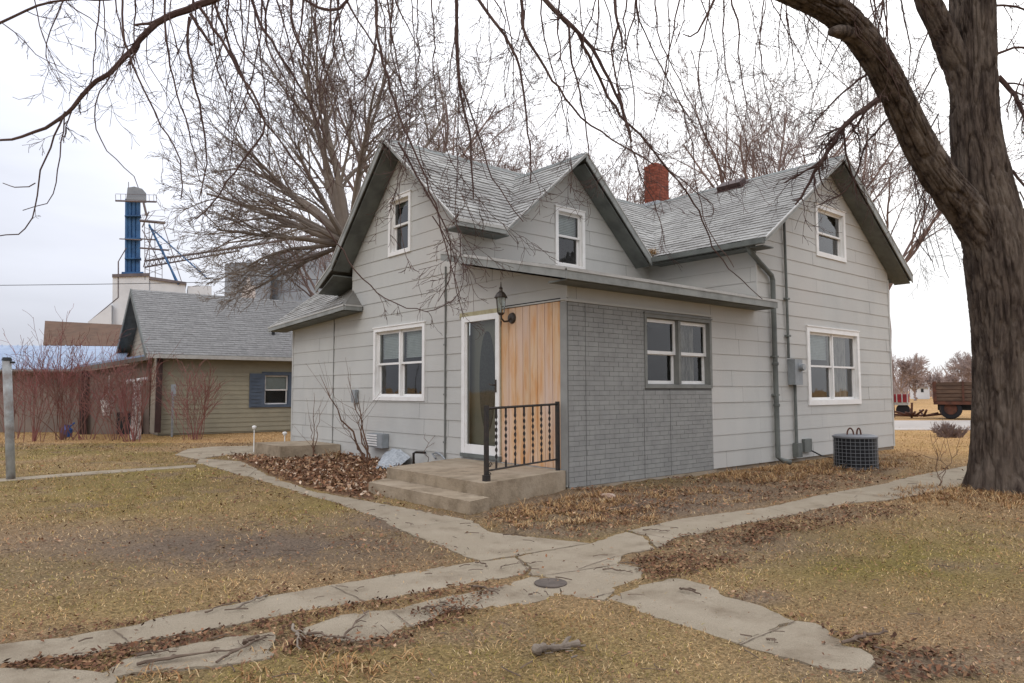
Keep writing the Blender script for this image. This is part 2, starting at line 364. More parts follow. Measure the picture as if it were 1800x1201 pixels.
# corner boards
for a, b in (((-.02, -.02, 2.61), (.012, .012, 2.78)), ((XR-.03, -.022, ZS), (XR+.02, .02, 3.9)), ((-.022, YF-.03, ZS), (.02, YF+.02, 2.85)), ((-.022, YB-.025, 3.55), (.01, YB+.0, 3.95)), ((XW-.022, -.024, 3.0), (XW+.01, .0, 3.9))):
    m = MB(); m.box(a, b); m.build('corner_trim', 'siding', house)
m = MB(); m.box((-.022, 2.815, ZS), (-.012, 2.85, 3.42)); m.tube([(-.03, 2.832, .1), (-.03, 2.832, 3.42)], .009, 6)
for z in (.5, 1.28, 2.1): m.box((-.045, 2.81, z), (-.02, 2.855, z+.03))
m.build('seam_strip', 'greytrim', house)
m = MB(); m.box((-.018, 6.885, ZS), (-.01, 6.91, 2.95)); m.build('seam_strip', 'greytrim', house)
# foundation
m = MB(); m.box((.012, .03, -.4), (XR-.02, .2, ZS)); m.box((.03, .2, -.4), (.2, YF-.03, ZS)); m.box((0-.012, -.022, -.4), (3.4, .012, .055)); m.box((-.03, 3, -.4), (.012, YF-.02, .05))
m.build('foundation', 'concrete', house)
# windows
window(house, FA, WA1, .07, 2, blinds=(.42, .42), split=.5)
window(house, FA, WA2, .07, 1, blinds=(.1,), split=.52)
window(house, FB, WB1, .055, 2, cas='greytrim', sw=.05, curtains=(None, (.0, .78)), split=.48, mull=.06)
window(house, FB, WB2, .10, 2, blinds=(.4, 0), curtains=(None, (.02, .85)), split=.5)
window(house, FB, WB3, .09, 1, split=.47, blinds=(0,))
window(house, FU, WU, .07, 1, split=.55, blinds=(.45,))
# brick pattern panel
m = MB(); k = 0; z = .062; rnd = random.Random(3)
while z < 2.54:
    x = -.1*(k % 2)-rnd.random()*.02; k += 1
    while x < 3.33:
        w = .205 if k % 7 else .36; a = max(x+.0025, .004); c = min(x+w-.0025, 3.326)
        z1 = min(z+.0635, 2.555)
        if c-a > .02:
            iv = [(a, c)]
            if z1 > WB1[1]+.005 and z < WB1[3]-.005: iv = [(p, q) for p, q in ((a, min(c, WB1[0])), (max(a, WB1[2]), c)) if q-p > .01]
            for p, q in iv: t = .009+rnd.uniform(-.0015, .0015); m.fbox(FB, p, q, z, z1-.001, .0, t+.006)
        x += w
    z += .068
m.build('brick_panel', 'brickpan', house)
m = MB(); plate(m, FB, [(0, .058), (3.33, .058), (3.33, 2.56), (0, 2.56)], [(1.63, 1.4, 3.34, 2.49)], .004); m.build('panel_backing', 'mortar', house)
m = MB()
for x in (.33, 1.57, 2.2): m.fbox(FB, x, x+.006, .06, 2.56 if x < 1.5 else 1.38, .006, .0195)
m.build('panel_seam', 'mortar', house)
m = MB(); m.box((-.016, .0, .1), (.0, .125, 2.56)); m.build('brick_return', 'brickpan', house)
m = MB(); m.box((-.032, -.03, 2.561), (3.36, -.001, 2.60)); m.box((-.03, .0, 2.58), (.0, 1.4, 2.60)); m.build('ledge_trim', 'siding', house)
# plywood panel: boards with grooves
m = MB(); y = .128
while y < 1.36:
    w = min(.155, 1.40-y); m.fbox(FA, y, y+w-.011, .302, 2.572, -.006, .014); y += w
m.fbox(FA, .128, 1.4, .301, 2.57, -.02, .001)
m.build('plywood_panel', 'wood', house, 'bare orange plywood panel beside the door')
m = MB(); m.fbox(FA, 1.405, 1.43, .4, 2.57, .0, .016); m.fbox(FA, 1.405, 2.44, 2.535, 2.60, .002, .018); m.fbox(FA, 2.42, 2.44, 2.5, 2.535, .0, .016); m.build('door_caulk', 'paleglue', house)
# door
m = MB(); u0, v0, u1, v1 = DOOR; cw = .085
m.fbox(FA, u0, u0+cw, v0, v1, -.06, .04); m.fbox(FA, u1-cw, u1, v0, v1, -.06, .04); m.fbox(FA, u0+cw, u1-cw, v1-.09, v1, -.06, .04); m.fbox(FA, u0+cw, u1-cw, v0, v0+.14, -.03, .03)
m.fbox(FA, u0+cw, u0+cw+.03, v0+.14, v1-.09, -.03, .02); m.fbox(FA, u1-cw-.03, u1-cw, v0+.14, v1-.09, -.03, .02)
door = m.build('storm_door', 'white', house)
g = MB(); gface(g, FA, u0+.1, v0+.13, u1-.1, v1-.08, 0.); g.build('glass', 'glass', door)
g = MB(); g.fbox(FA, u0+.02, u1-.02, v0, v1-.02, -.16, -.12); g.build('inner_door', 'doorpanel', door)
g = MB(); cu, cv, ru, rv = (u0+u1)/2, (v0+v1)/2+.05, .19, .78
ring = [FA.P(cu+ru*math.cos(a), cv+rv*math.sin(a), -.118) for a in np.linspace(0, 2*PI, 41)[:-1]]; g.slab(ring, FA.N*.012); g.build('oval_glass', 'dooroval', door)
g = MB(); g.fbox(FA, u0+.055, u0+.085, 1.33, 1.52, .04, .052); g.tube([FA.P(u0+.07, 1.44, .05), FA.P(u0+.07, 1.44, .1), FA.P(u0+.16, 1.45, .1)], .011, 8); g.build('handle', 'bronze', door)
m = MB(); m.fbox(FA, u0-.02, u1+.02, .32, .378, -.1, .05); m.build('door_sill', 'dktrim', house)

# ---- roofs
TH = .035
def roof_plane(m, und, O, U, V, poly, edge=None):
    U = np.array(U, float); V = np.array(V, float); U /= np.linalg.norm(U); V /= np.linalg.norm(V); N = np.cross(U, V)
    if N[2] < 0: N = -N
    fr = Frame(O, U, V, N)
    # polygons given as 3d points on plane
    uv = [((np.array(p)-fr.O)@U, (np.array(p)-fr.O)@V) for p in poly]
    lapped(m, fr, uv, .132, .014, (), .27, .002, 0., .004, 0., .006)
    und.slab([np.array(p)-N*.003 for p in poly], -N*TH)
    return fr
rf = MB(); un = MB()
o = .4; ye, zt = 2.01, 4.02; ztop = 4.02+rs*(YR-2.01)     # 5.93
sl = np.array([0, 1, rs])
xv, zv = .66, 3.98
# cross gable: ridge x=2.52 z=5.70, from y=2.01 back to the main slope
XC = 2.52; ZC = 5.70; yc = 2.01+(ZC-4.02)/rs; xr_e = 4.36
roof_plane(rf, un, (-o, ye, zt), (1, 0, 0), sl, [(-o, ye, zt), (.62, ye, zt), (XC, yc, ZC), (XC, YR, ztop), (-o, YR, ztop)])
roof_plane(rf, un, (-o, ye, zt), (1, 0, 0), sl, [(XC, yc, ZC), (xr_e+.1, ye, zt), (5.6, ye, zt), (7.5, YR, ztop), (XC, YR, ztop)])
roof_plane(rf, un, (.62, ye, zt), (0, 1, 0), (XC-.62, 0, ZC-zt), [(.62, ye, zt), (XC, ye, ZC), (XC, yc, ZC)])
roof_plane(rf, un, (xr_e, ye, 3.97), (0, 1, 0), (XC-xr_e, 0, ZC-3.97), [(xr_e, ye, 3.97), (xr_e, ye+.02, 3.97), (XC, yc, ZC), (XC, ye, ZC)])
# far slope of the main roof (steep) with flared foot on the left
zk = 3.95; yk = 6.24; 
roof_plane(rf, un, (-o, yk, zk), (1, 0, 0), (0, YR-yk, ztop-zk), [(-o, yk, zk), (-o, YR, ztop), (7.4, YR, ztop), (7.4, yk, zk)])
# flared foot
roof_plane(rf, un, (-o, 6.95, 3.52), (1, 0, 0), (0, yk-6.95, zk-.05-3.52), [(-o, 6.95, 3.52), (-o, 6.1, 3.52+(.85)*(zk-.05-3.52)/(6.95-yk)), (7.4, 6.1, 3.52+(.85)*(zk-.05-3.52)/(6.95-yk)), (7.4, 6.95, 3.52)])
# lower roof over the left extension: slopes down to the front, hipped right end
a1 = np.array((-o, 9.45, 2.84)); a2 = np.array((-o, 5.68, 3.02)); b1 = np.array((1.0, 9.45, 3.92)); b2 = np.array((1.0, 5.68+.45, 4.10)); h2 = np.array((.03, 6.08, 3.39))
roof_plane(rf, un, a1, a2-a1, (b1-a1), [a1, a2, h2, (1.0, 6.2, 4.095), b1])
roof_plane(rf, un, a2, (1, 0, -.0), h2-np.array((.0, 5.68, 3.02)), [a2, (-.002, 5.68, 3.02), (-.002, 6.1, 3.40), h2])
# wing: ridge along y
xrdg = 7.65; zr = 6.15; xe = 4.44; ze = 4.0; xe2 = 10.87; yb = 9.4
roof_plane(rf, un, (xe, -o, ze), (0, 1, 0), (xrdg-xe, 0, zr-ze), [(xe, -o, ze), (xe, yb, ze), (xrdg, yb, zr), (xrdg, -o, zr)])
roof_plane(rf, un, (xe2, -o, ze), (0, 1, 0), (xrdg-xe2, 0, zr-ze), [(xe2, -o, ze), (xe2, yb, ze), (xrdg, yb, zr), (xrdg, -o, zr)])
# shed roof over the porch
sA = np.array((-o, -o, 2.92)); sB = (4.74, -o, 2.95); 
roof_plane(rf, un, sA, (1, 0, 0), (0, 2.81, .632), [(-o, -o, 2.92), (4.74, -o, 2.92), (4.74, YB, 3.552), (-o, YB, 3.552)])
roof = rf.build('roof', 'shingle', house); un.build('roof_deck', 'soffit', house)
# ridge caps
def caps(p, q, w=.13, drop=.11, n=None):
    p, q = np.array(p, float), np.array(q, float); L = np.linalg.norm(q-p); d = (q-p)/L; s = np.cross(d, (0, 0, 1)); s /= np.linalg.norm(s); n = int(L/.14); m = MB()
    for i in range(n):
        a = p+d*L*i/n; b = p+d*(L*(i+1)/n+.02); l0 = .018; l1 = .010
        for sg in (-1, 1): m.face([a+(0, 0, l0), b+(0, 0, l1), b+s*sg*w+(0, 0, l1-drop), a+s*sg*w+(0, 0, l0-drop)])
    m.build('ridge_cap', 'ridge', house)
caps((-o-.01, YR, ztop), (7.3, YR, ztop)); caps((XC, ye-.01, ZC), (XC, yc, ZC)); caps((xrdg, -o-.01, zr), (xrdg, yb, zr), .14, .09)
# fascias, rakes, soffits
fa = MB(); dr = MB(); so = MB()
def board(mb, p, q, out, h, t, top=0.):   # board hanging below line p-q, thickness outwards
    p, q, out = np.array(p, float), np.array(q, float), np.array(out, float)
    z = np.array((0, 0, 1.)); mb.hexa([p+z*(top-h), q+z*(top-h), q+out*t+z*(top-h), p+out*t+z*(top-h), p+z*top, q+z*top, q+out*t+z*top, p+out*t+z*top])
X_ = (-1, 0, 0); Y_ = (0, -1, 0)
def edge(p, q, out, h=.15, drip=.028):
    board(fa, p, q, out, h, .022, -.005); 
    po = np.array(out)*.004; board(dr, np.array(p), np.array(q), out, drip, .032, .012)
edge((-o, ye, zt), (-o, YR, ztop), X_, .06); edge((-o, YR, ztop), (-o, yk, zk), X_, .15); edge((-o, yk, zk-.05), (-o, 6.95, 3.52), X_, .12)
edge((-o-.02, ye, zt), (.62, ye, zt), Y_, .10, .05)
edge((.62, ye, zt), (XC, ye, ZC), Y_, .06); edge((XC, ye, ZC), (xr_e, ye, 3.97), Y_, .15)
edge((xe, -o, ze), (xrdg, -o, zr), Y_, .07); edge((xrdg, -o, zr), (xe2, -o, ze), Y_, .17)
edge((-o-.02, -o, 2.915), (4.76, -o, 2.915), Y_, .13, .042); edge((-o, YB-.01, 3.55), (-o, -o, 2.92), X_, .13, .042)
edge(a1, a2, X_, .09, .03); edge((-o, 5.68, 3.02), (-.03, 5.68, 3.02), Y_, .09, .03); edge((1.0, 9.45, 3.92), a1, (0, 1, 0), .1)
edge((xe2, -o, ze), (xe2, yb, ze), (1, 0, 0), .12)
fa.build('fascia', 'fascia', house); dr.build('drip_edge', 'drip', house)
# dark frieze boards on undersides of the rakes, sloping soffits
def soff(p, q, v, t=-.02):
    p, q, v = map(lambda a: np.array(a, float), (p, q, v)); so.slab([p, q, q+v, p+v], (0, 0, t))
d = .17
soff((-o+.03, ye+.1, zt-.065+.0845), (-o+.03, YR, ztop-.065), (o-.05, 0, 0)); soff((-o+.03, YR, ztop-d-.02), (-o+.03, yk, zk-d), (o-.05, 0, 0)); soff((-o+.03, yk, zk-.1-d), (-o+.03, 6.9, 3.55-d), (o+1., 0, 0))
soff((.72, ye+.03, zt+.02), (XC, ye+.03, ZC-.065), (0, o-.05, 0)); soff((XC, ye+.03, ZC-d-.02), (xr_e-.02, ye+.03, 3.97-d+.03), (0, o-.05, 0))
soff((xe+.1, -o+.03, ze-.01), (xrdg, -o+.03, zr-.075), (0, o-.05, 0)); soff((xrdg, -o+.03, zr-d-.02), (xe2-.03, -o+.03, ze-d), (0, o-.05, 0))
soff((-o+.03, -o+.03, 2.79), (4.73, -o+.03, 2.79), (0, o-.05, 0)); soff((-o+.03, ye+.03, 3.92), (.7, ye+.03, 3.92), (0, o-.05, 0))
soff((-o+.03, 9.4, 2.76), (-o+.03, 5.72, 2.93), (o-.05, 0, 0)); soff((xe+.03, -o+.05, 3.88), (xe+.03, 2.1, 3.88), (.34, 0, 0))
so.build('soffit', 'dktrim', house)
# gutter under the wing eave and its downspout
m = MB(); m.hexa([(xe-.09, -o, 3.89), (xe-.0, -o, 3.89), (xe, 2.05, 3.89), (xe-.09, 2.05, 3.89), (xe-.10, -o, 3.975), (xe, -o, 3.975), (xe, 2.05, 3.975), (xe-.10, 2.05, 3.975)]); m.build('gutter', 'dktrim', house)
m = MB(); m.tube([(xe+.05, -.03, 3.90), (xe+.09, -.06, 3.80), (5.20, -.075, 3.45), (5.25, -.07, 3.36), (5.26, -.07, .14), (5.34, -.12, .08), (5.46, -.2, .05)], .045, 10)
for z in (1.8, 1.05): m.lathe((5.26, -.07, z), [(.05, 0), (.058, .01), (.058, .05), (.05, .06)], 10)
for z in (1.95, 1.25): m.box((5.19, -.1, z), (5.33, -.01, z+.03))
m.build('downspout', 'dktrim', house)
m = MB(); m.tube([(5.78, -.05, 1.95), (5.76, -.05, 4.62), (5.73, -.1, 4.72)], .026, 8); m.tube([(5.98, -.05, 1.45), (5.98, -.05, .2)], .03, 8)
for z in (2.35, 3.05): m.box((5.72, -.085, z), (5.83, -.01, z+.035))
m.box((5.90, -.12, .1), (6.06, -.01, .36)); m.build('conduit_pipe', 'dktrim', house)
# vents and small fixtures
m = MB(); m.box((6.25, -.07, .17), (6.53, -.01, .42)); m.build('crawl_vent', 'dktrim', house)
fr = roof_plane(MB(), MB(), (xe, -o, ze), (0, 1, 0), (xrdg-xe, 0, zr-ze), [(xe, -o, ze), (xe, 1, ze), (xrdg, 1, zr)])
m = MB(); vv = math.hypot(xrdg-xe, zr-ze)-.32; m.fbox(fr, 2.15, 2.75, vv-.14, vv+.14, .01, .13); m.fbox(fr, 2.1, 2.8, vv-.2, vv+.2, .01, .03); m.build('roof_vent', 'maroon', house)
# dead grass caught in the roof valley
n = 260; c_ = np.array((4.50, 2.12, 4.07)); P_ = c_+rng.normal(size=(n, 3))*np.array((.05, .07, .03))
NEST = (P_, n)
# chimney
cx0, cx1, cy0, cy1 = 7.66, 8.16, 4.40, 4.80; cz = 7.16
m = MB(); m.box((cx0+.008, cy0+.008, 5.5), (cx1-.008, cy1-.008, cz-.01)); chim = m.build('chimney', 'redmortar', house)
m = MB(); z = 5.9; r = 0
while z < cz:
    L = .205
    for (ax, a0, a1_, fx) in (('x', cx0, cx1, cy0), ('y', cy0, cy1, cx0), ('x', cx0, cx1, cy1-.02), ('y', cy0, cy1, cx1-.02)):
        t = a0-(r % 2)*L/2
        while t < a1_:
            p = max(t+.005, a0); q = min(t+L-.005, a1_)
            if q-p > .02:
                if ax == 'x': m.box((p, fx-.004, z), (q, fx+.024, z+.062))
                else: m.box((fx-.005, p, z+.0005), (fx+.025, q, z+.0615))
            t += L
    z += .072; r += 1
m.build('brickwork', 'redbrick', chim)
m = MB(); m.box((cx0+.1, cy0+.1, cz-.05), (cx0+.36, cy1-.08, cz+.1)); m.build('flue', 'redbrick', chim)
m = MB(); m.box((cx0-.1, cy0-.1, 6.0), (cx1+.05, cy1+.1, 6.19)); m.build('chimney_flashing', 'flashing', chim)

# ================================================================== FIXTURES AND YARD THINGS
# steps
st = thing('concrete_steps', 'worn tan concrete stoop with two steps below the storm door', 'steps', (-.9, .9, 0))
m = MB(); m.slab([(-1.66, -.30, -.2), (-.035, .02, -.2), (-.035, 2.45, -.2), (-1.62, 1.95, -.2)], (0, 0, .49)); m.build('landing', 'stepside', st)
m = MB(); m.slab([(-2.02, -.50, -.2), (-1.664, -.40, -.2), (-1.63, 1.93, -.2), (-2.03, 1.72, -.2)], (0, 0, .345)); m.build('step', 'stepside', st)
# railing
rl = thing('iron_railing', 'black wrought iron railing with twisted balusters on the stoop edge', 'railing', (-.8, -.1, .29))
pA_ = on(855, 846, 'z', .29); pB_ = np.array((-.10, .10, .29)); zt1 = on(855, 713, 'x', pA_[0])[2]; zt2 = on(984, 706, 'x', pB_[0])[2]
m = MB(); w = .022
m.box((pA_[0]-w, pA_[1]-w, .29), (pA_[0]+w, pA_[1]+w, zt1)); m.build('post', 'iron', rl)
m = MB(); m.box((pA_[0]-.035, pA_[1]-.035, .291), (pA_[0]+.035, pA_[1]+.035, .36)); m.build('post_foot', 'iron', rl)
m = MB(); m.box((pB_[0]-w, pB_[1]-w, .29), (pB_[0]+w, pB_[1]+w, zt2)); m.build('post', 'iron', rl)
tp = .035
m = MB(); m.tube([(pA_[0], pA_[1], zt1-tp), (pB_[0], pB_[1], zt2-tp)], .015, 4); m.build('top_rail', 'iron', rl)
lo1 = on(870, 822, 'x', pA_[0]+.1)[2]; 
m = MB(); m.tube([(pA_[0], pA_[1], .41), (pB_[0], pB_[1], .44)], .012, 4); m.build('bottom_rail', 'iron', rl)
for i in range(7):
    t = (i+1)/8; p = pA_*(1-t)+pB_*t; z0 = .41+.03*t; z1 = zt1*(1-t)+zt2*t-tp; m = MB(); c = 0
    n = 44; s_ = .009; i0 = len(m.v)
    for k in range(n+1):
        z = z0+(z1-z0)*k/n; f = k/n; a = (max(0, min(1, (f-.12)/.76)))*PI*7
        for q in range(4):
            g = a+q*PI/2; m.v.append((p[0]+(s_*1.9*math.cos(g) if q % 2 == 0 else s_*.55*math.cos(g)), p[1]+(s_*1.9*math.sin(g) if q % 2 == 0 else s_*.55*math.sin(g)), z))
    for k in range(n):
        for q in range(4): m.f.append((i0+4*k+q, i0+4*k+(q+1) % 4, i0+4*k+4+(q+1) % 4, i0+4*k+4+q))
    m.build('baluster', 'iron', rl)
m = MB()
for (cx, cz_, r0) in ((.07, .47, .035), (.055, .36, .028)):
    pts = [pA_+np.array(((cx+r0*(1-k/22)*math.cos(k*.42))*.98, (cx+r0*(1-k/22)*math.cos(k*.42))*.2, cz_-.29+r0*(1-k/22)*math.sin(k*.42))) for k in range(22)]; m.tube(pts, .006, 5); m.build('scroll', 'iron', rl); m = MB()
# wall lantern
lp = thing('wall_lantern', 'bronze carriage lantern mounted on the plywood beside the door', 'wall lamp', (-.02, 1.13, 2.33))
m = MB(); m.tube([(-.015, 1.13, 2.42), (-.045, 1.13, 2.42)], [.085, .07], 20); m.build('back_plate', 'bronze', lp)
m = MB(); m.tube([(-.04, 1.13, 2.42), (-.10, 1.13, 2.37), (-.17, 1.13, 2.36), (-.22, 1.13, 2.40), (-.23, 1.13, 2.46)], .014, 8); m.tube([(-.23, 1.13, 2.28), (-.23, 1.13, 2.36)], [.006, .014], 8); m.build('arm', 'bronze', lp)
m = MB(); m.lathe((-.23, 1.13, 2.45), [(.03, 0), (.05, .02), (.055, .035)], 6); m.lathe((-.23, 1.13, 2.70), [(.095, 0), (.098, .012), (.06, .075), (.028, .10), (.022, .13), (.03, .145), (.01, .17), (.005, .24)], 12)
for k in range(6):
    a = k*PI/3; m.tube([(-.23+.052*math.cos(a), 1.13+.052*math.sin(a), 2.485), (-.23+.075*math.cos(a), 1.13+.075*math.sin(a), 2.70)], .006, 4)
m.build('lantern_frame', 'bronze', lp)
m = MB(); m.lathe((-.23, 1.13, 2.486), [(.046, 0), (.068, .213)], 6); m.build('lantern_glass', 'glass', lp)
m = MB(); m.lathe((-.23, 1.13, 2.49), [(.014, 0), (.014, .08), (.008, .11)], 8); m.build('bulb', 'white', lp)
# electric meter
em = thing('electric_meter', 'grey electric meter box on the wall beside the conduit pipe', 'meter box', (5.93, -.02, 1.5))
m = MB(); m.box((5.80, -.16, 1.45), (6.08, -.01, 1.93)); m.build('box', 'greybox', em)
m = MB(); m.tube([(6.0, -.155, 1.78), (6.0, -.17, 1.78)], .085, 20); m.tube([(6.0, -.17, 1.78), (6.0, -.24, 1.78)], [.072, .06], 20); m.build('meter_dome', 'galv', em)
# phone box and gas regulator, window well cover, pipes on the door side wall
pb = MB(); pb.box((-.09, 5.80, 1.13), (-.015, 5.96, 1.38)); tag(pb.build('cable_box', 'greybox'), 'small beige cable box halfway up the wall left of the double window', 'utility box')
vb = thing('louvred_vent', 'grey louvred vent hood low on the wall above the leaf pile', 'vent', (-.1, 4.95, .45))
v0_ = on(650, 762, 'x', -.1); v1_ = on(676, 788, 'x', -.1)
m = MB(); m.box((-.16, v1_[1], v1_[2]), (-.015, v0_[1], v0_[2]+.01)); m.build('hood', 'greybox', vb)
m = MB()
for k in range(5): z = v1_[2]+.03+k*.045; m.box((-.175, v1_[1]+.17, z), (-.161, v0_[1]-.01, z+.028))
m.build('louvre', 'white', vb)
ww = thing('window_well_cover', 'dented silvery plastic window-well cover leaning in the leaves', 'well cover', (-.4, 3.9, 0))
m = MB(); c0 = gnd(655, 826); NR = 14; NC = 10; pL = on(690, 797, 'x', -.02); 
grid = []
cA, cB, cC, cD = gnd(657, 826, .03), gnd(690, 828, .03), on(722, 803, 'x', -.05), on(676, 796, 'x', -.05)
for i in range(NR+1):
    for j in range(NC+1):
        a = i/NR; b_ = j/NC; p = (cA*(1-b_)+cB*b_)*(1-a)+(cD*(1-b_)+cC*b_)*a
        p = p+np.array((0, 0, .10*math.sin(PI*min(1, b_*1.05))*(.5+.5*a)+.012*math.sin(j*2.4)+.006*rng.normal())); m.v.append(tuple(p))
for i in range(NR):
    for j in range(NC): q = i*(NC+1)+j; m.f.append((q, q+1, q+NC+2, q+NC+1))
m.build('cover', 'flashing', ww, smooth=True)
fc = on(727, 797, 'x', -.2); m = MB(); m.tube([on(727, 822, 'x', -.2), on(727, 797, 'x', -.2), on(731, 795, 'x', -.2), on(748, 796, 'x', -.03)], .022, 8); tag(m.build('vent_pipe', 'iron', smooth=True), 'black bent metal pipe coming out low by the stoop', 'pipe')
m = MB(); q = [on(766, 806, 'x', -.08), on(760, 798, 'x', -.05), on(768, 796, 'x', -.04), on(776, 800, 'x', -.1), on(782, 808, 'x', -.16)]; m.tube(q, .018, 8); tag(m.build('dryer_hose', 'galv', smooth=True), 'pale corrugated hose end sticking from the wall beside the stoop', 'hose')
# air conditioner
cB0 = np.array((6.93, -.95, 0)); pc = gnd(1519, 829); ac_d = pc; R_ = 37/1241*depth_of(pc)*.98
ctr = pc+np.array((fw[0], fw[1], 0))*R_*.8; hh = 60/1241*depth_of(ctr)
ac = thing('air_conditioner', 'round black outdoor air conditioner caged in pale wire by the wing wall', 'air conditioner', (ctr[0], ctr[1], 0))
m = MB(); m.lathe(ctr, [(R_*.95, .03), (R_*.95, hh-.03)], 28); m.build('casing', 'acbody', ac, smooth=False)
m = MB(); m.lathe(ctr, [(R_*1.03, 0), (R_*1.03, .035)], 28); m.build('rim', 'acgrid', ac); m = MB(); m.lathe(ctr, [(R_*1.04, hh-.035), (R_*1.04, hh-.01), (R_*.9, hh+.012)], 28); m.build('rim', 'acgrid', ac)
m = MB()
for k in range(30):
    a = 2*PI*k/30; m.tube([ctr+np.array((R_*math.cos(a), R_*math.sin(a), .03)), ctr+np.array((R_*math.cos(a), R_*math.sin(a), hh-.03))], .004, 4)
for k in range(9):
    z = .06+k*(hh-.1)/8; m.tube([ctr+np.array((R_*math.cos(a), R_*math.sin(a), z)) for a in np.linspace(0, 2*PI, 33)], .004, 4, False)
m.build('wire_cage', 'acgrid', ac)
m = MB(); m.tube([(6.5, -.05, .2), (6.62, -.2, .1), (6.8, -.35, .05), ctr+np.array((-R_-.15, 0, .06)), ctr+np.array((-R_, 0, .15))], .016, 6); tag(m.build('coolant_hose', 'cable', smooth=True), 'black hose sagging from the wall vent to the air conditioner', 'hose')
for px in (1509, 1524):
    m = MB(); c_ = ctr+np.array((rt[0], rt[1], 0))*((px-1517)/1241*depth_of(ctr)); w = .055 if px == 1509 else .035
    pts = [c_+rt*w*math.cos(a)+np.array((0, 0, hh+.01+.11*math.sin(a))) for a in np.linspace(0, PI, 9)]; m.tube(pts, .014, 6)
    tag(m.build('rusty_hook', 'rust'), 'small rust-red hoop standing on the air conditioner top, '+('left one' if px == 1509 else 'right one'), 'hook')

# ================================================================== GROUND
def dirtmask(X, Y): return X*0
def project(P):
    d = P-CAM; z = d@fw; z = np.where(z < .2, .2, z); return 900+F*(d@rt)/z, 600.5-F*(d@up)/z
def inpoly(px, py, poly):
    r = np.zeros(px.shape, bool); n = len(poly)
    for i in range(n):
        x1, y1 = poly[i]; x2, y2 = poly[(i+1) % n]
        c = ((y1 > py) != (y2 > py)) & (px < (x2-x1)*(py-y1)/(y2-y1+1e-9)+x1); r ^= c
    return r
G = lambda pts: [tuple(gnd(x, y)[:2]) for x, y in pts]
walk_px = {
 'front': [(352, 806), (430, 812), (470, 834), (560, 866), (640, 880), (660, 884), (740, 898), (826, 915), (862, 936), (930, 944), (985, 950), (1036, 955), (940, 972), (845, 986), (812, 975), (700, 930), (640, 903), (600, 886), (520, 866), (470, 850), (430, 838), (380, 822), (345, 815)],
 'upper': [(-60, 1142), (0, 1134), (117, 1122), (225, 1103), (284, 1087), (389, 1068), (482, 1048), (583, 1029), (700, 1010), (814, 992), (846, 988), (905, 981), (930, 998), (920, 1011), (834, 1024), (700, 1050), (600, 1064), (505, 1081), (350, 1110), (194, 1138), (156, 1153), (0, 1169), (-60, 1178)],
 'lower': [(-60, 1190), (0, 1177), (110, 1176), (180, 1186), (214, 1163), (300, 1142), (420, 1120), (476, 1114), (484, 1128), (470, 1146), (482, 1152), (476, 1160), (400, 1170), (290, 1178), (205, 1192), (180, 1240), (-60, 1250)],
 'lower_mid': [(528, 1106), (600, 1082), (650, 1074), (700, 1072), (742, 1060), (800, 1046), (880, 1030), (934, 1014), (975, 1018), (985, 1046), (930, 1062), (870, 1068), (800, 1072), (770, 1082), (742, 1098), (712, 1104), (690, 1118), (620, 1128), (560, 1122), (536, 1116)],
 'cross': [(1040, 956), (1100, 936), (1130, 944), (1150, 966), (1095, 976), (1084, 992), (1130, 1000), (1128, 1016), (1090, 1034), (1062, 1056), (1020, 1052), (988, 1046), (978, 1018), (937, 1012), (928, 1010), (934, 998), (910, 980), (948, 972)],
 'right': [(1104, 934), (1205, 912), (1349, 893), (1442, 871), (1528, 856), (1606, 838), (1714, 817), (1800, 800), (1840, 812), (1800, 830), (1711, 850), (1620, 870), (1560, 880), (1489, 886), (1431, 897), (1384, 908), (1314, 920), (1248, 936), (1190, 946), (1156, 964), (1136, 942)],
 'diag': [(1066, 1056), (1094, 1036), (1150, 1024), (1189, 1017), (1244, 1029), (1275, 1050), (1318, 1060), (1355, 1074), (1396, 1092), (1330, 1116), (1297, 1131), (1240, 1112), (1197, 1099), (1100, 1068)],
 'diag_end': [(1300, 1133), (1334, 1117), (1400, 1093), (1434, 1097), (1477, 1126), (1480, 1136), (1512, 1142), (1539, 1165), (1520, 1183), (1458, 1177), (1372, 1155), (1325, 1143)],
 'patio': [(308, 800), (330, 790), (372, 786), (452, 784), (455, 800), (400, 800), (360, 806), (345, 808)],
 'strip': [(-40, 845), (160, 829), (345, 817), (345, 821), (160, 834), (-40, 850)],
}
walk_lab = {'front': 'concrete walk running past the stoop steps', 'upper': 'upper of two concrete strips crossing the lawn at left', 'lower': 'lower broken concrete strip at bottom left', 'lower_mid': 'ragged concrete piece between lower strip and junction', 'cross': 'concrete pad where the walks meet, with round lid', 'right': 'cracked concrete walk leading right past the tree', 'diag': 'concrete slab between the junction and the lower-right end', 'diag_end': 'last rounded slab at the lower right', 'patio': 'pale concrete pad by the far stoop', 'strip': 'thin overgrown concrete strip at far left'}
walks = {}
def rough_edge(P, amp=.02, step=.09):
    out = []; n = len(P)
    for i in range(n):
        a = np.array(P[i]); b = np.array(P[(i+1) % n]); L = np.linalg.norm(b-a); k = max(1, int(L/step)); nrm = np.array((a[1]-b[1], b[0]-a[0]))/(L+1e-9)
        for j in range(k):
            t = j/k; out.append(tuple(a*(1-t)+b*t+nrm*rng.normal()*amp*(1 if j else .3)))
    return out
tmp = {}
for i, (k, px) in enumerate(walk_px.items()):
    P = G(px); P = ccw(rough_edge(P, .009 if k != 'strip' else .004, .06)); walks[k] = P; zt_ = .002+.003*(i % 3)
    m = MB(); m.slab([(x, y, -.06) for x, y in P], (0, 0, .06+zt_)); o_ = m.build('path', 'walk'); tag(o_, walk_lab[k], 'path', kind='structure')
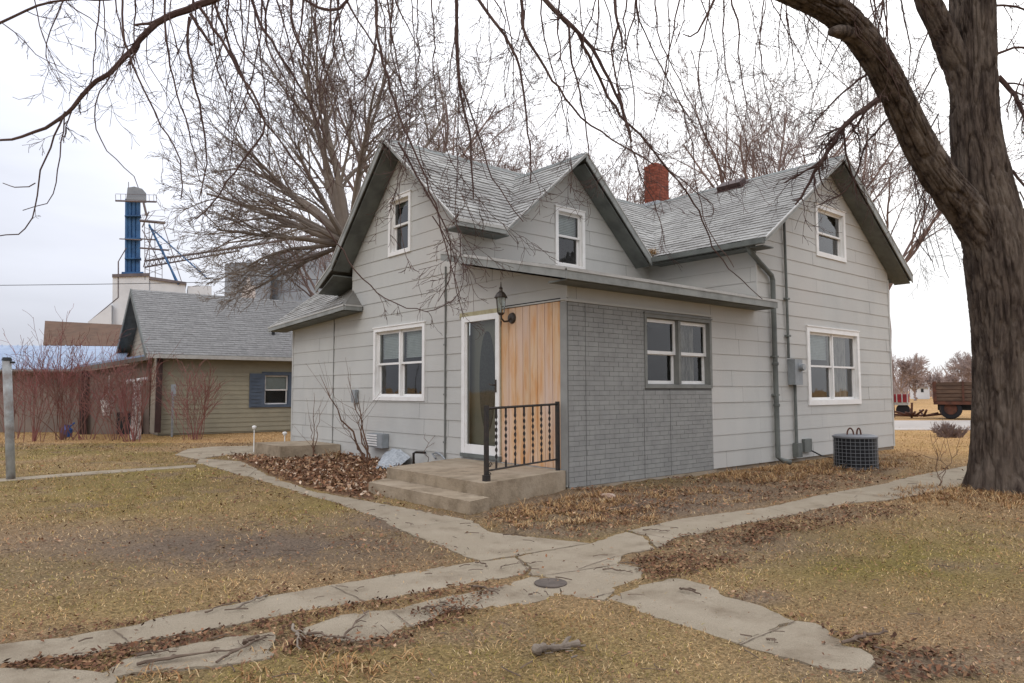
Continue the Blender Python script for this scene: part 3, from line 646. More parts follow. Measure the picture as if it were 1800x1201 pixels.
# joints between the poured slabs, filled with dirt
for a, b in (((1036, 955), (846, 986)), ((700, 929), (826, 912)), ((1080, 1040), (1036, 1052)), ((640, 880), (560, 878)), ((1300, 1133), (1398, 1092)), ((910, 980), (937, 1012)), ((583, 1029), (640, 1056)), ((1178, 947), (1120, 935)), ((690, 1075), (728, 1104)), ((200, 1107), (226, 1128)), ((1349, 893), (1400, 905)), ((1560, 850), (1640, 866)), ((940, 1014), (1084, 992)), ((450, 826), (432, 840)), ((1016, 1000), (1082, 978))):
    p = gnd(*a, .0095); q = gnd(*b, .0095); d = (q-p)/np.linalg.norm(q-p); n_ = np.array((-d[1], d[0], 0)); L_ = [p*(1-t)+q*t+n_*rng.normal()*.003 for t in np.linspace(0, 1, 9)]
    m = MB()
    for k in range(8): w0 = .0022+.002*rng.random(); m.face([L_[k]-n_*w0, L_[k+1]-n_*w0, L_[k+1]+n_*w0, L_[k]+n_*w0])
    tag(m.build('path_joint', 'brownsoil'), 'dirt-filled joint between concrete slabs', 'joint', kind='structure')
# iron lid
c_ = gnd(968, 1027); m = MB(); m.lathe((c_[0], c_[1], 0), [(.115, .0), (.115, .012), (.10, .014)], 24); tag(m.build('round_lid', 'stain'), 'small dark round lid set in the concrete junction', 'cover')

def vnoise(X, Y, s, seed):
    r = np.random.default_rng(seed); T = r.random((64, 64)); x = X*s; y = Y*s; xi = np.floor(x).astype(int); yi = np.floor(y).astype(int); fx = x-xi; fy = y-yi
    fx = fx*fx*(3-2*fx); fy = fy*fy*(3-2*fy); g = lambda a, b: T[a % 64, b % 64]
    return (g(xi, yi)*(1-fx)+g(xi+1, yi)*fx)*(1-fy)+(g(xi, yi+1)*(1-fx)+g(xi+1, yi+1)*fx)*fy
def fbm(X, Y, s, seed, o=4): return sum(vnoise(X, Y, s*2**i, seed+i)/2**i for i in range(o))/sum(1/2**i for i in range(o))
def ell(px, py, cx, cy, rx, ry): return np.clip(1.3-np.sqrt(((px-cx)/rx)**2+((py-cy)/ry)**2), 0, 1)
LEAFBED = [(398, 800), (450, 804), (590, 806), (640, 790), (690, 800), (700, 830), (660, 846), (656, 880), (600, 872), (540, 860), (470, 834), (430, 814)]
BED2 = [(845, 905), (990, 860), (1250, 838), (1560, 800), (1600, 815), (1560, 852), (1440, 868), (1340, 890), (1200, 910), (1100, 932), (1030, 952), (900, 940)]
def masks(X, Y):
    P = np.stack([X, Y, X*0], -1); px, py = project(P); infront = ((P-CAM)@fw) > .5
    n = fbm(X, Y, .5, 11); n2 = fbm(X, Y, 1.7, 31); nf = fbm(X, Y, 6, 77, 3)
    dirt = np.clip((n2-.58)*4, 0, .8)*.6
    for e, w in (((420, 960, 520, 46), 1.), ((700, 920, 160, 26), .9), ((1120, 890, 260, 26), 1.), ((1280, 870, 120, 22), .8), ((960, 935, 150, 14), .6), ((1330, 960, 180, 40), .6), ((1330, 1050, 60, 14), .8), ((1600, 1170, 260, 34), .8), ((80, 1000, 200, 50), .4), ((640, 1120, 130, 22), .7), ((1450, 905, 130, 18), .6), ((1050, 990, 200, 30), .4), ((300, 1125, 300, 26), .5)):
        dirt = np.maximum(dirt, w*ell(px, py, *e)*np.clip(.35+1.5*nf, 0, 1))
    green = np.clip((n-.42)*2.6, 0, .8)
    for e, w in (((1560, 990, 330, 80), .95), ((200, 870, 330, 60), .7), ((500, 1160, 500, 60), .6), ((900, 1160, 500, 100), .55), ((1100, 1180, 400, 60), .4), ((180, 1060, 260, 60), .45)):
        green = np.maximum(green, w*ell(px, py, *e)*np.clip(.2+1.6*n2, 0, 1))
    green = np.where(infront, green, n)
    dirt = np.where(infront, dirt, 0)
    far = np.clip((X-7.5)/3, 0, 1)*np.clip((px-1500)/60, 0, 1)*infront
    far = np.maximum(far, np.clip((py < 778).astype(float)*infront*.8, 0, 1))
    leafy = (inpoly(px, py, LEAFBED) & infront).astype(float)
    bed2 = (inpoly(px, py, BED2) & infront).astype(float)
    inw = np.zeros(X.shape, bool)
    for k in walks: inw |= inpoly(X, Y, walks[k])
    return px, py, dirt, green*(1-dirt), far, leafy, bed2, inw
C_straw = np.array(kk(142, 118, 88)); C_olive = np.array(kk(124, 110, 66)); C_dirt = np.array(kk(116, 101, 87)); C_gold = np.array(kk(190, 152, 106)); C_leafy = np.array(kk(108, 80, 64))
def gcol(dirt, green, far, leafy, bed2, nz):
    c = C_straw*(1-green[:, None])+C_olive*green[:, None]
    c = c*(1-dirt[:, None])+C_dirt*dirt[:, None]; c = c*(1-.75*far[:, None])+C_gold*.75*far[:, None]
    c = c*(1-.85*leafy[:, None])+C_leafy*.85*leafy[:, None]; c = c*(1-.45*bed2[:, None])+C_dirt*.45*bed2[:, None]
    return c*(.85+.3*nz[:, None])
def axis(a, lo, hi, fine, far_):
    inner = np.arange(lo, hi+1e-6, fine); L = [lo]; s = fine
    while L[-1] > -far_: s *= 1.25; L.append(L[-1]-s)
    R_s = [hi]; s = fine
    while R_s[-1] < far_: s *= 1.25; R_s.append(R_s[-1]+s)
    return np.array(L[1:][::-1]+list(inner)+R_s[1:])
gx = axis(0, -9, 13, .055, 900); gy = axis(0, -8, 14, .055, 900)
X, Y = np.meshgrid(gx, gy, indexing='ij'); xs = X.ravel(); ys = Y.ravel()
px, py, dirt, green, far, leafy, bed2, inw = masks(xs, ys)
def gz(x, y, leafy, bed2):
    near = np.exp(-((x/14)**2+(y/14)**2)**2)
    z = -.024+near*(.030*fbm(x, y, 1.1, 5)+.02*fbm(x, y, 7, 6)-.002)+.05*leafy*fbm(x, y, 3, 8)+.07*leafy*np.clip(1+x/.9, 0, 1)+.05*bed2*fbm(x, y, 2.5, 9)
    return np.minimum(z, .006+.14*leafy+.05*bed2)
Z = gz(xs, ys, leafy, bed2)
IW = inw.reshape(len(gx), len(gy)); ER = IW.copy(); ER[1:-1, 1:-1] = IW[1:-1, 1:-1] & IW[2:, 1:-1] & IW[:-2, 1:-1] & IW[1:-1, 2:] & IW[1:-1, :-2]
Z = np.where(ER.ravel(), -.03, Z)
cols = gcol(dirt, green, far, leafy, bed2, fbm(xs, ys, 9, 21))
nx, ny = len(gx), len(gy); ii = (np.arange(nx-1)[:, None]*ny+np.arange(ny-1)[None, :]).ravel(); FC = np.stack([ii, ii+ny, ii+ny+1, ii+1], 1)
def ground_mat():
    m = mat('lawn_soil', (1, 1, 1), .97, attr='Col', bump=1., bs=24, spec=.05, dist=.03); N = m.node_tree.nodes; L = m.node_tree.links; b = N['Principled BSDF']
    tc = N.new('ShaderNodeTexCoord'); prev = b.inputs['Base Color'].links[0].from_socket
    for s, lo, hi in ((45, .55, 1.45), (160, .5, 1.5), (.35, .85, 1.15)):
        n = N.new('ShaderNodeTexNoise'); n.inputs['Scale'].default_value = s; n.inputs['Detail'].default_value = 5; L.new(tc.outputs['Object'], n.inputs[0])
        mr = N.new('ShaderNodeMapRange'); mr.inputs[1].default_value = .3; mr.inputs[2].default_value = .7; mr.inputs[3].default_value = lo; mr.inputs[4].default_value = hi; L.new(n.outputs[0], mr.inputs[0])
        h = N.new('ShaderNodeHueSaturation'); L.new(mr.outputs[0], h.inputs['Value']); L.new(prev, h.inputs['Color']); prev = h.outputs[0]
    L.new(prev, b.inputs['Base Color']); return m
gm = ground_mat(); g_o = np_mesh('ground', np.stack([xs, ys, Z], 1), FC, gm, cols); tag(g_o, 'dead winter lawn of straw and olive grass with bare dirt', 'ground', kind='structure')
g_o.data.polygons.foreach_set('use_smooth', [True]*len(g_o.data.polygons))
# road at right, far field
rdc = gnd(1640, 750); dirx = rt[:2]/np.linalg.norm(rt[:2]); fwx = fw[:2]/np.linalg.norm(fw[:2])
def strip(d0, d1, s0, s1, z, name, m_, lab, skew=0.):
    P = [CAM[:2]+fwx*d+dirx*s+fwx*skew*s for d, s in ((d0, s0), (d0, s1), (d1, s1), (d1, s0))]
    m = MB(); m.slab([(p[0], p[1], z-.03) for p in P], (0, 0, .03)); tag(m.build(name, m_), lab, name, kind='structure')
strip(24.2, 31.5, 8.5, 90, .0, 'road', 'asphalt', 'pale gravel road beyond the yard at right')

# ------------------------------------------------------------------ vegetation scatter
def blades(P, ln, wd, tilt, col, name, lab, lift=0.):
    n = len(P); a = rng.random(n)*2*PI; d = np.stack([np.cos(a), np.sin(a), np.zeros(n)], 1); s = np.stack([-np.sin(a), np.cos(a), np.zeros(n)], 1)
    mid = P+d*(ln*np.cos(tilt)*.5)[:, None]+np.array([0, 0, 1.])*(ln*np.sin(tilt)*.62)[:, None]
    tip = P+d*(ln*np.cos(tilt))[:, None]+np.array([0, 0, 1.])*(ln*np.sin(tilt)*.75)[:, None]
    w = wd[:, None]
    V = np.stack([P-s*w, P+s*w, mid+s*w*.8, mid-s*w*.8, tip], 1).reshape(-1, 3); b = np.arange(n)*5
    Fc = np.concatenate([np.stack([b, b+1, b+2], 1), np.stack([b, b+2, b+3], 1), np.stack([b+3, b+2, b+4], 1)])
    o = np_mesh(name, V, Fc, 'veg', np.repeat(col, 5, 0)); return tag(o, lab, 'grass', kind='stuff')
def sample(n, dmin, dmax, pw=1.2, smin=-.80, smax=.80):
    u = rng.random(n); e = 2-pw; d = (dmin**e+u*(dmax**e-dmin**e))**(1/e); s = rng.uniform(smin, smax, n)*d
    return CAM[0]+fwx[0]*d+dirx[0]*s, CAM[1]+fwx[1]*d+dirx[1]*s, d
inhouse = lambda x, y: (x > -.02) & (y > -.02) & (y < 9) & (x < 10.6)
def pick(c, idx): return np.array([kk(*v) for v in c])[idx]
N1 = 330000
x, y, d = sample(N1, 2.4, 26, 1.55)
px, py, dirt, green, far, leafy, bed2, inw = masks(x, y)
edge_n = fbm(x, y, 5, 91, 2)
thin = np.clip((fbm(x, y, 2.3, 501)-.5)*3, 0, .75)
keep = (rng.random(N1) > np.maximum(np.maximum(dirt*.93, leafy*.9), thin*(1-far))) & ~inhouse(x, y) & (~inw | (rng.random(N1) < .03)) & (rng.random(N1) > bed2*.5)
zb = gz(x, y, leafy, bed2)[keep]; x, y, d, green, far, px = x[keep], y[keep], d[keep], green[keep], far[keep], px[keep]; n = len(x)
sz = np.clip((d/5)**.55, .8, 2.2)
isg = rng.random(n) < green*.62
pal_d = [(190, 160, 118), (172, 140, 100), (150, 120, 86), (202, 178, 138), (126, 98, 72), (178, 142, 98)]; pal_g = [(158, 142, 78), (138, 126, 62), (176, 156, 94), (122, 112, 58)]
col = np.where(isg[:, None], pick(pal_g, rng.integers(0, 4, n)), pick(pal_d, rng.integers(0, 6, n)))*(rng.uniform(.68, 1.3, n)*(.72+.64*fbm(x, y, 3.1, 301)))[:, None]
brn = np.clip((fbm(x, y, 1.3, 401)-.42)*2.5, 0, .75)[:, None]*(1-far[:, None]); col = col*(1-brn)+col*np.array((.86, .76, .68))*brn
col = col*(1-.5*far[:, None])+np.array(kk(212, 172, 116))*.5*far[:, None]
blades(np.stack([x, y, zb-.002], 1), rng.uniform(.016, .048, n)*sz*(.6+.6*fbm(x, y, 4, 601)+2.6*np.clip(fbm(x, y, 2.4, 611, 2)-.58, 0, 1)), rng.uniform(.0013, .0028, n)*sz, rng.uniform(.03, .75, n), col, 'grass', 'short matted dead grass covering the yard')
P_, n_ = NEST; blades(P_, rng.uniform(.06, .16, n_), np.full(n_, .004), rng.uniform(.1, 1.3, n_), pick([(190, 160, 112), (160, 124, 82)], rng.integers(0, 2, n_)), 'straw_tuft', 'tuft of dead grass caught in the roof valley')
# long straw clumps
def clump_pts(specs):
    xs_, ys_, l_ = [], [], []
    for (cx, cy, rx, ry, num, ln) in specs:
        for _ in range(num//30):
            a = rng.random()*2*PI; r = math.sqrt(rng.random()); c = gnd(cx+rx*r*math.cos(a), cy+ry*r*math.sin(a))
            if inhouse(c[0]+.1, c[1]+.1): continue
            xs_ += list(c[0]+rng.normal(size=30)*.05); ys_ += list(c[1]+rng.normal(size=30)*.05); l_ += [ln*rng.uniform(.6, 1.2)]*30
    return np.array(xs_), np.array(ys_), np.array(l_)
x, y, l = clump_pts([(1000, 888, 110, 20, 2600, .15), (1100, 915, 60, 12, 700, .1), (1330, 838, 90, 16, 3600, .16), (1440, 822, 110, 16, 4200, .16), (1570, 812, 60, 16, 1500, .15), (1180, 866, 120, 10, 900, .1), (1660, 868, 120, 14, 2200, .14), (1700, 880, 110, 16, 1600, .14), (950, 920, 100, 16, 1300, .1), (1080, 890, 120, 22, 1500, .1), (1230, 880, 100, 14, 700, .09), (900, 905, 50, 8, 500, .09), (520, 795, 60, 9, 1800, .3), (560, 838, 90, 20, 900, .1), (470, 818, 50, 10, 500, .12), (640, 840, 40, 18, 500, .1), (655, 800, 22, 8, 900, .4), (430, 1170, 330, 30, 600, .08), (610, 805, 40, 8, 500, .3), (1790, 872, 60, 10, 900, .14)])
q_ = masks(x, y); zs_ = gz(x, y, q_[5], q_[6]); ok = ~inhouse(x, y) & ~((x > -2.05) & (x < 0) & (y > -.5) & (y < 2.4)); x, y, l, zs_ = x[ok], y[ok], l[ok], zs_[ok]; n = len(x)
col = pick([(190, 154, 108), (168, 130, 88), (148, 110, 76), (200, 172, 130), (122, 90, 66)], rng.integers(0, 5, n))*rng.uniform(.8, 1.1, n)[:, None]
blades(np.stack([x, y, zs_-.002], 1), l*rng.uniform(.5, 1.2, n), rng.uniform(.002, .0042, n), rng.uniform(.02, .9, n)**1.2, col, 'straw', 'golden dead grass clumps along the house and tree')
# leaves
def leaves(x, y, z, size, name, lab, pal, flat=.5):
    n = len(x); a = rng.random(n)*2*PI; t = rng.normal(size=n)*flat; t2 = rng.normal(size=n)*flat
    u = np.stack([np.cos(a)*np.cos(t), np.sin(a)*np.cos(t), np.sin(t)], 1); v = np.stack([-np.sin(a)*np.cos(t2), np.cos(a)*np.cos(t2), np.sin(t2)], 1); P = np.stack([x, y, z], 1); s = size[:, None]
    nn = np.cross(u, v)
    V = np.stack([P-u*s, P-v*s*.55+nn*s*.12, P+u*s*.15, P+v*s*.55+nn*s*.12, P+u*s*1.1-v*s*.1+nn*s*.25], 1).reshape(-1, 3); b = np.arange(n)*5
    Fc = np.concatenate([np.stack([b, b+1, b+2], 1), np.stack([b, b+2, b+3], 1), np.stack([b+1, b+4, b+2], 1), np.stack([b+2, b+4, b+3], 1)])
    c = np.repeat(pick(pal, rng.integers(0, len(pal), n))*rng.uniform(.7, 1.15, n)[:, None], 5, 0)
    return tag(np_mesh(name, V, Fc, 'veg', c), lab, 'leaves', kind='stuff')
PAL = [(140, 104, 80), (118, 86, 68), (160, 122, 94), (184, 152, 124), (98, 74, 60), (130, 98, 76), (212, 190, 166), (150, 108, 80), (172, 140, 108)]
xl, yl, dl = sample(60000, 7.5, 24, 1.0, -.5, .1)
jx = .14*rng.normal(size=len(xl)); q = masks(xl+jx, yl+jx[::-1]); k = (q[5] > .5) & ~masks(xl, yl)[7] & ~inhouse(xl+.05, yl) & ~q[7] & (rng.random(len(xl)) < .8); xl, yl = xl[k], yl[k]; nl = len(xl)
P3 = np.stack([xl, yl, xl*0], -1)
leaves(xl, yl, .01+rng.random(nl)*.07+.08*np.clip(1-(-xl)/.9, 0, 1), rng.uniform(.022, .045, nl), 'leaf_litter', 'deep brown leaf litter heaped against the wall left of the steps', PAL, .6)
xl, yl, dl = sample(120000, 2.5, 20, 1.45); q = masks(xl, yl); ppx, ppy = q[0], q[1]
wgt = np.clip(.11+.35*q[2]+.75*q[6]+.4*np.clip((fbm(xl, yl, .9, 701)-.5)*3, 0, 1), 0, 1)*(1-.8*q[4])
for e, w in (((450, 1110, 520, 30), .9), ((700, 1075, 300, 30), .9), ((960, 1000, 160, 40), .35), ((1250, 960, 170, 36), .6), ((860, 1050, 150, 24), .8), ((1450, 900, 160, 24), .5), ((1500, 1160, 200, 40), .6), ((780, 905, 140, 20), .12), ((230, 760, 200, 14), .7), ((420, 778, 100, 10), .7)): wgt = np.maximum(wgt, w*ell(ppx, ppy, *e))
edgew = np.zeros(xl.shape, bool)
for dx_, dy_ in ((.07, 0), (-.07, 0), (0, .07), (0, -.07)):
    for k_ in walks: edgew ^= False; edgew |= inpoly(xl+dx_, yl+dy_, walks[k_])
edgew &= ~q[7]; wgt = np.where(edgew, np.maximum(wgt, .55), wgt)
patch = np.maximum.reduce([ell(ppx, ppy, *e) for e in ((780, 1072, 90, 22), (505, 1130, 40, 30), (640, 1060, 120, 10), (1120, 990, 70, 20), (905, 972, 40, 10), (860, 1040, 60, 10), (1480, 1128, 60, 14))])
wgt = np.where(q[7], np.maximum(wgt*.10, patch*.8), wgt); clusters = np.clip((fbm(xl, yl, 2.5, 55)-.35)*3, .1, 1)
k = (rng.random(len(xl)) < wgt*clusters*.62) & ~inhouse(xl, yl) & ~((xl > -2.05) & (xl < 0) & (yl > -.5) & (yl < 2.4)); xl, yl, dl = xl[k], yl[k], dl[k]; nl = len(xl)
leaves(xl, yl, np.where(q[7][k], .012, gz(xl, yl, q[5][k], q[6][k])+.012)+rng.random(nl)*.016, rng.uniform(.008, .021, nl)*np.clip(dl/6, .75, 1.6), 'scattered_leaves', 'dry brown leaves scattered over lawn and walks', PAL[:3]+PAL[4:6]+PAL[7:]+PAL[:3]+PAL[4:6]+PAL[3:4], .35)
def px_leaves(specs):
    X_, Y_, D_ = [], [], []
    for poly, cnt in specs:
        P = np.array(poly, float); lo, hi = P.min(0), P.max(0); qx = rng.uniform(lo[0], hi[0], cnt*3); qy = rng.uniform(lo[1], hi[1], cnt*3); ok = inpoly(qx, qy, poly); qx, qy = qx[ok][:cnt], qy[ok][:cnt]
        qx = qx+rng.normal(size=len(qx))*9; qy = qy+rng.normal(size=len(qx))*4
        for a_, b_ in zip(qx, qy): g_ = gnd(a_, b_); X_.append(g_[0]); Y_.append(g_[1])
    return np.array(X_), np.array(Y_)
lx, ly = px_leaves([([(0, 1166), (160, 1151), (350, 1112), (600, 1066), (900, 1018), (800, 1044), (620, 1076), (480, 1112), (300, 1142), (180, 1182), (0, 1176)], 5200),
  ([(480, 1108), (530, 1104), (560, 1126), (690, 1122), (780, 1080), (860, 1070), (700, 1140), (500, 1160)], 2200), ([(1110, 985), (1180, 945), (1320, 922), (1400, 930), (1300, 985), (1150, 1025)], 3000),
  ([(1200, 940), (1400, 905), (1600, 880), (1620, 900), (1420, 935), (1240, 962)], 2600), ([(850, 910), (1000, 868), (1260, 838), (1300, 880), (1100, 925), (1000, 950)], 3600), ([(1280, 845), (1560, 806), (1560, 846), (1330, 888)], 2200),
  ([(0, 1120), (240, 1090), (480, 1035), (700, 998), (700, 1010), (480, 1052), (240, 1105), (0, 1136)], 1700), ([(430, 836), (640, 890), (830, 960), (820, 975), (600, 905), (430, 850)], 500), ([(1300, 1060), (1480, 1110), (1640, 1140), (1800, 1190), (1560, 1200), (1540, 1150), (1400, 1085)], 1800), ([(700, 1092), (840, 1036), (890, 1034), (780, 1085)], 900)])
qm = masks(lx, ly); kp = ~inhouse(lx, ly) & ~((lx > -2.05) & (lx < 0) & (ly > -.5) & (ly < 2.4)) & (~qm[7] | (rng.random(len(lx)) < .3)) & (rng.random(len(lx)) < np.clip((fbm(lx, ly, 2.1, 808)-.25)*2.6, .1, 1)); lx, ly = lx[kp], ly[kp]; nl = len(lx)
leaves(lx, ly, np.where(qm[7][kp], .011, gz(lx, ly, qm[5][kp], qm[6][kp])+.010)+rng.random(nl)*.014, rng.uniform(.009, .021, nl), 'edge_litter', 'brown leaf crumbs drifted along the edges of the walks', [(112, 82, 64), (96, 70, 56), (134, 100, 76), (120, 86, 66), (150, 118, 90), (86, 64, 52)], .4)
# loose twig litter
m = MB(); xt, yt, dt = sample(2200, 2.6, 16, 1.4); q = masks(xt, yt); cl = fbm(xt, yt, 1.4, 66)
for i in range(len(xt)):
    wt = .25+(.8 if q[7][i] else 0)*.35+q[2][i]*.4
    for e, w in (((640, 1110, 200, 40), 1), ((820, 1050, 140, 20), 1), ((1140, 990, 90, 30), .8), ((300, 1150, 250, 30), .8)): wt = max(wt, w*float(ell(q[0][i], q[1][i], *e)))
    if random.random() > wt*.45 or inhouse(xt[i], yt[i]) or (-2.1 < xt[i] < 0 and -.5 < yt[i] < 2.4): continue
    a = random.random()*PI; L = random.uniform(.03, .15); dx, dy = math.cos(a)*L/2, math.sin(a)*L/2; z = .024
    m.tube([(xt[i]-dx, yt[i]-dy, z), (xt[i]+random.uniform(-.012, .012), yt[i]+random.uniform(-.012, .012), z+.004), (xt[i]+dx, yt[i]+dy, z)], random.uniform(.002, .004), 4)
tag(m.build('twig_litter', 'stick'), 'small broken twigs littering the walks and lawn', 'twigs', kind='stuff')
# larger fallen sticks, one object each
sticks = [((1196, 1040), (1232, 1052), .011, 'two-pronged short dark stick on the slab right of the junction', 'stick'),
 ((1348, 1131), (1368, 1136), .008, 'short dark stick near the middle of the last rounded slab', 'stick'),
 ((1480, 1138), (1560, 1118), .016, 'crooked brown branch lying across the last slab end', 'stick'),
 ((415, 1076), (470, 1052), .013, 'grey thick straight stick at the far edge of the upper strip', 'stick2'),
 ((360, 1082), (420, 1064), .008, 'thin dark stick beside the grey one on the upper strip', 'stick'),
 ((240, 1176), (420, 1148), .012, 'long dark branch lying along the lower strip at left', 'stick'),
 ((380, 1172), (470, 1128), .011, 'forked dark branch slanting over the lower strip', 'stick'),
 ((430, 1140), (455, 1128), .02, 'chunky dark bark piece on the lower strip', 'stick'),
 ((515, 1105), (528, 1150), .012, 'upright-looking pale branch across the leaves mid strip', 'stick2'),
 ((540, 1120), (620, 1136), .012, 'dark branch at the lawn edge of the lower strip', 'stick'),
 ((605, 1128), (648, 1080), .010, 'dark curved branch pointing up the lower strip', 'stick'),
 ((836, 993), (857, 1000), .010, 'stubby black stick on the walk left of the junction', 'stick'),
 ((828, 1036), (876, 1050), .013, 'dark twig bundle by the junction pad left corner', 'stick'),
 ((740, 1076), (800, 1072), .010, 'dark stick in the leaf patch on the lower strip', 'stick'),
 ((1090, 994), (1132, 1000), .008, 'slender stick on the pad right edge', 'stick'),
 ((1060, 1006), (1112, 1012), .009, 'dark bent stick on the pad near the leaves', 'stick'),
 ((1130, 935), (1175, 938), .008, 'thin twig on the walk where the right path begins', 'stick'),
 ((884, 944), (925, 946), .009, 'dark wet stick at the bed edge above the junction', 'stick'),
 ((928, 1051), (950, 1049), .006, 'tiny straight stick at the pad lower edge', 'stick'),
 ((660, 913), (684, 917), .006, 'thin curved twig on the front walk', 'stick'),
 ((674, 887), (690, 891), .009, 'short dark stick by the first step', 'stick'),
 ((240, 1160), (310, 1152), .009, 'dark stick half buried at the left edge of the lower strip', 'stick'),
 ((880, 1000), (955, 992), .005, 'fine long twig by the small dirt triangle', 'stick')]
for (a, b, r, lab, mt) in sticks:
    r *= .68; p = gnd(*a); q_ = gnd(*b); p[2] = q_[2] = .014+r; n = 11; pts = []
    for k in range(n):
        t = k/(n-1); c = p*(1-t)+q_*t; c = c+np.array([rng.normal(), rng.normal(), .3*rng.normal()])*.009*(0 < k < n-1)+np.array((0, 0, .01*math.sin(t*PI))); pts.append(c)
    m = MB(); m.tube(pts, [r*(1-.5*k/(n-1))*(1+.16*rng.normal()) for k in range(n)], 6)
    L = np.linalg.norm(q_-p)
    if L > .3:
        for _ in range(int(L*8)):
            k = random.randint(1, n-2); dd = (q_-p)/L; side = np.array((-dd[1], dd[0], 0))*random.choice((-1, 1)); l2 = random.uniform(.06, .22)*min(1.3, L); e = pts[k]+(dd*.8+side*.6)*l2; e[2] = .026
            m.tube([pts[k], (pts[k]+e)/2+(0, 0, .012), e], [r*.55, r*.45, r*.25], 5)
    if 'two-pronged' in lab: m.tube([pts[3], pts[3]*.4+pts[6]*.6+np.array((.04, .03, 0)), pts[8]+np.array((.05, .04, 0))], r*.7, 5)
    tag(m.build('fallen_stick', mt), lab, 'stick', 'sticks fallen on the walks and lawn')
# weathered log in the grass
a = gnd(938, 1156); b = gnd(1016, 1140); m = MB(); dd = (b-a)/np.linalg.norm(b-a); sd = np.array((-dd[1], dd[0], 0)); n = 26
pts = [a*(1-t)+b*t+sd*.018*math.sin(t*5)+np.array((0, 0, .028+.006*math.sin(t*9))) for t in np.linspace(0, 1, n)]
m.tube(pts, [(.024-.010*t)*(1+.35*rng.normal()*.5) if 0 < t < 1 else .008 for t in np.linspace(0, 1, n)], 9)
m.tube([pts[16], pts[20]+sd*.03+(0, 0, .02), pts[24]+sd*.07+(0, 0, .015)], [.014, .011, .004], 7)
for k in range(9): t = rng.random(); q = a*(1-t)+b*t+sd*rng.normal()*.05; L_ = rng.uniform(.03, .08); m.tube([q+(0, 0, .02), q+(dd+sd*rng.normal()*.6)*L_+(0, 0, .022)], rng.uniform(.003, .007), 5)
tag(m.build('weathered_log', 'stick2'), 'grey rotten piece of wood lying in the front lawn', 'log')
# half-buried stone by the brick wall
m = MB(); c_ = gnd(1068, 878); m.lathe((c_[0], c_[1], -.01), [(.10, 0), (.11, .05), (.085, .075), (.03, .085)], 9); tag(m.build('stone', 'stone'), 'pale half-buried stone at the foot of the brick panel', 'stone')

# ================================================================== TREES
class Tree:
    def __init__(s, seed): s.r = random.Random(seed); s.mb = MB(); s.count = 0
    def branch(s, p, d, L, r, lvl, P):
        R = s.r; n = max(3, int(L/P.get('seg', .35))); n = min(n, 12 if lvl < 2 else 7); pts = [np.array(p, float)]; d = np.array(d, float); d /= np.linalg.norm(d); dirs = [d]
        for k in range(n):
            w = P['wob']*(1+.4*lvl); d = d+np.array([R.gauss(0, w), R.gauss(0, w), R.gauss(0, w)])+np.array((0, 0, P['trop'][min(lvl, len(P['trop'])-1)]))
            d /= np.linalg.norm(d); pts.append(pts[-1]+d*L/n); dirs.append(d)
        rad = [max(P['rmin'], r*(1-P['taper']*k/n)) for k in range(n+1)]
        s.mb.tube(pts, rad, 8 if lvl == 0 else (5 if lvl == 1 else 3), False); s.count += 1
        if lvl >= P['lv']: return
        nc = P['kids'][lvl]
        for c in range(nc):
            t = (P['t0'][lvl]+(1-P['t0'][lvl])*(c+R.random())/nc); k = min(n-1, int(t*n)); f = t*n-k; q = pts[k]*(1-f)+pts[k+1]*f
            a = R.uniform(*P['ang']); dd = dirs[k+1]; ax = np.cross(dd, (R.gauss(0, 1), R.gauss(0, 1), R.gauss(0, 1))); ax /= np.linalg.norm(ax)+1e-9
            nd = dd*math.cos(a)+ax*math.sin(a)
            s.branch(q, nd, L*R.uniform(*P['len'])*(1.15-.5*t), rad[k]*P['rr'], lvl+1, P)
PB = dict(wob=.10, trop=(.02, .03, .03, .0, -.02), taper=.72, rmin=.008, lv=4, kids=(8, 6, 5, 4), t0=(.3, .25, .2, .15), ang=(.3, .8), len=(.45, .7), rr=.55, seg=.5)
def bg_tree(name, base, H, r, limbs, seed, lab, matn='bgbark', P=PB, grp='bare trees behind the house', px=None):
    base = np.array(base, float); t = thing(name, lab, 'tree', base, grp)
    tr = MB(); R = random.Random(seed)
    n = 8; hz = H; pts = [base+np.array((R.gauss(0, .05), R.gauss(0, .05), hz*k/n)) for k in range(n+1)]; pts[0] = base+np.array((0, 0, -.1)); tr.tube(pts, [r*1.25]+[r*(1-.25*k/n) for k in range(1, n+1)], 12); tr.build('trunk', matn, t, smooth=True)
    T = Tree(seed)
    for (d, L, rr) in limbs: T.branch(pts[-1]-np.array((0, 0, R.random()*hz*.15)), d, L, rr, 0, P)
    T.mb.build('crown', matn, t); return t
Rg = random.Random(5)
def limbset(n, L, r, spread=.8, upw=1., bias=(0, 0)):
    o = []
    for k in range(n):
        a = 2*PI*k/n+Rg.random(); o.append((rt*math.cos(a)*spread+np.array((fw[0], fw[1], 0))*math.sin(a)*spread+np.array((0, 0, upw*Rg.uniform(.7, 1.3)))+rt*bias[0], L*Rg.uniform(.8, 1.15), r*Rg.uniform(.8, 1.1)))
    return o
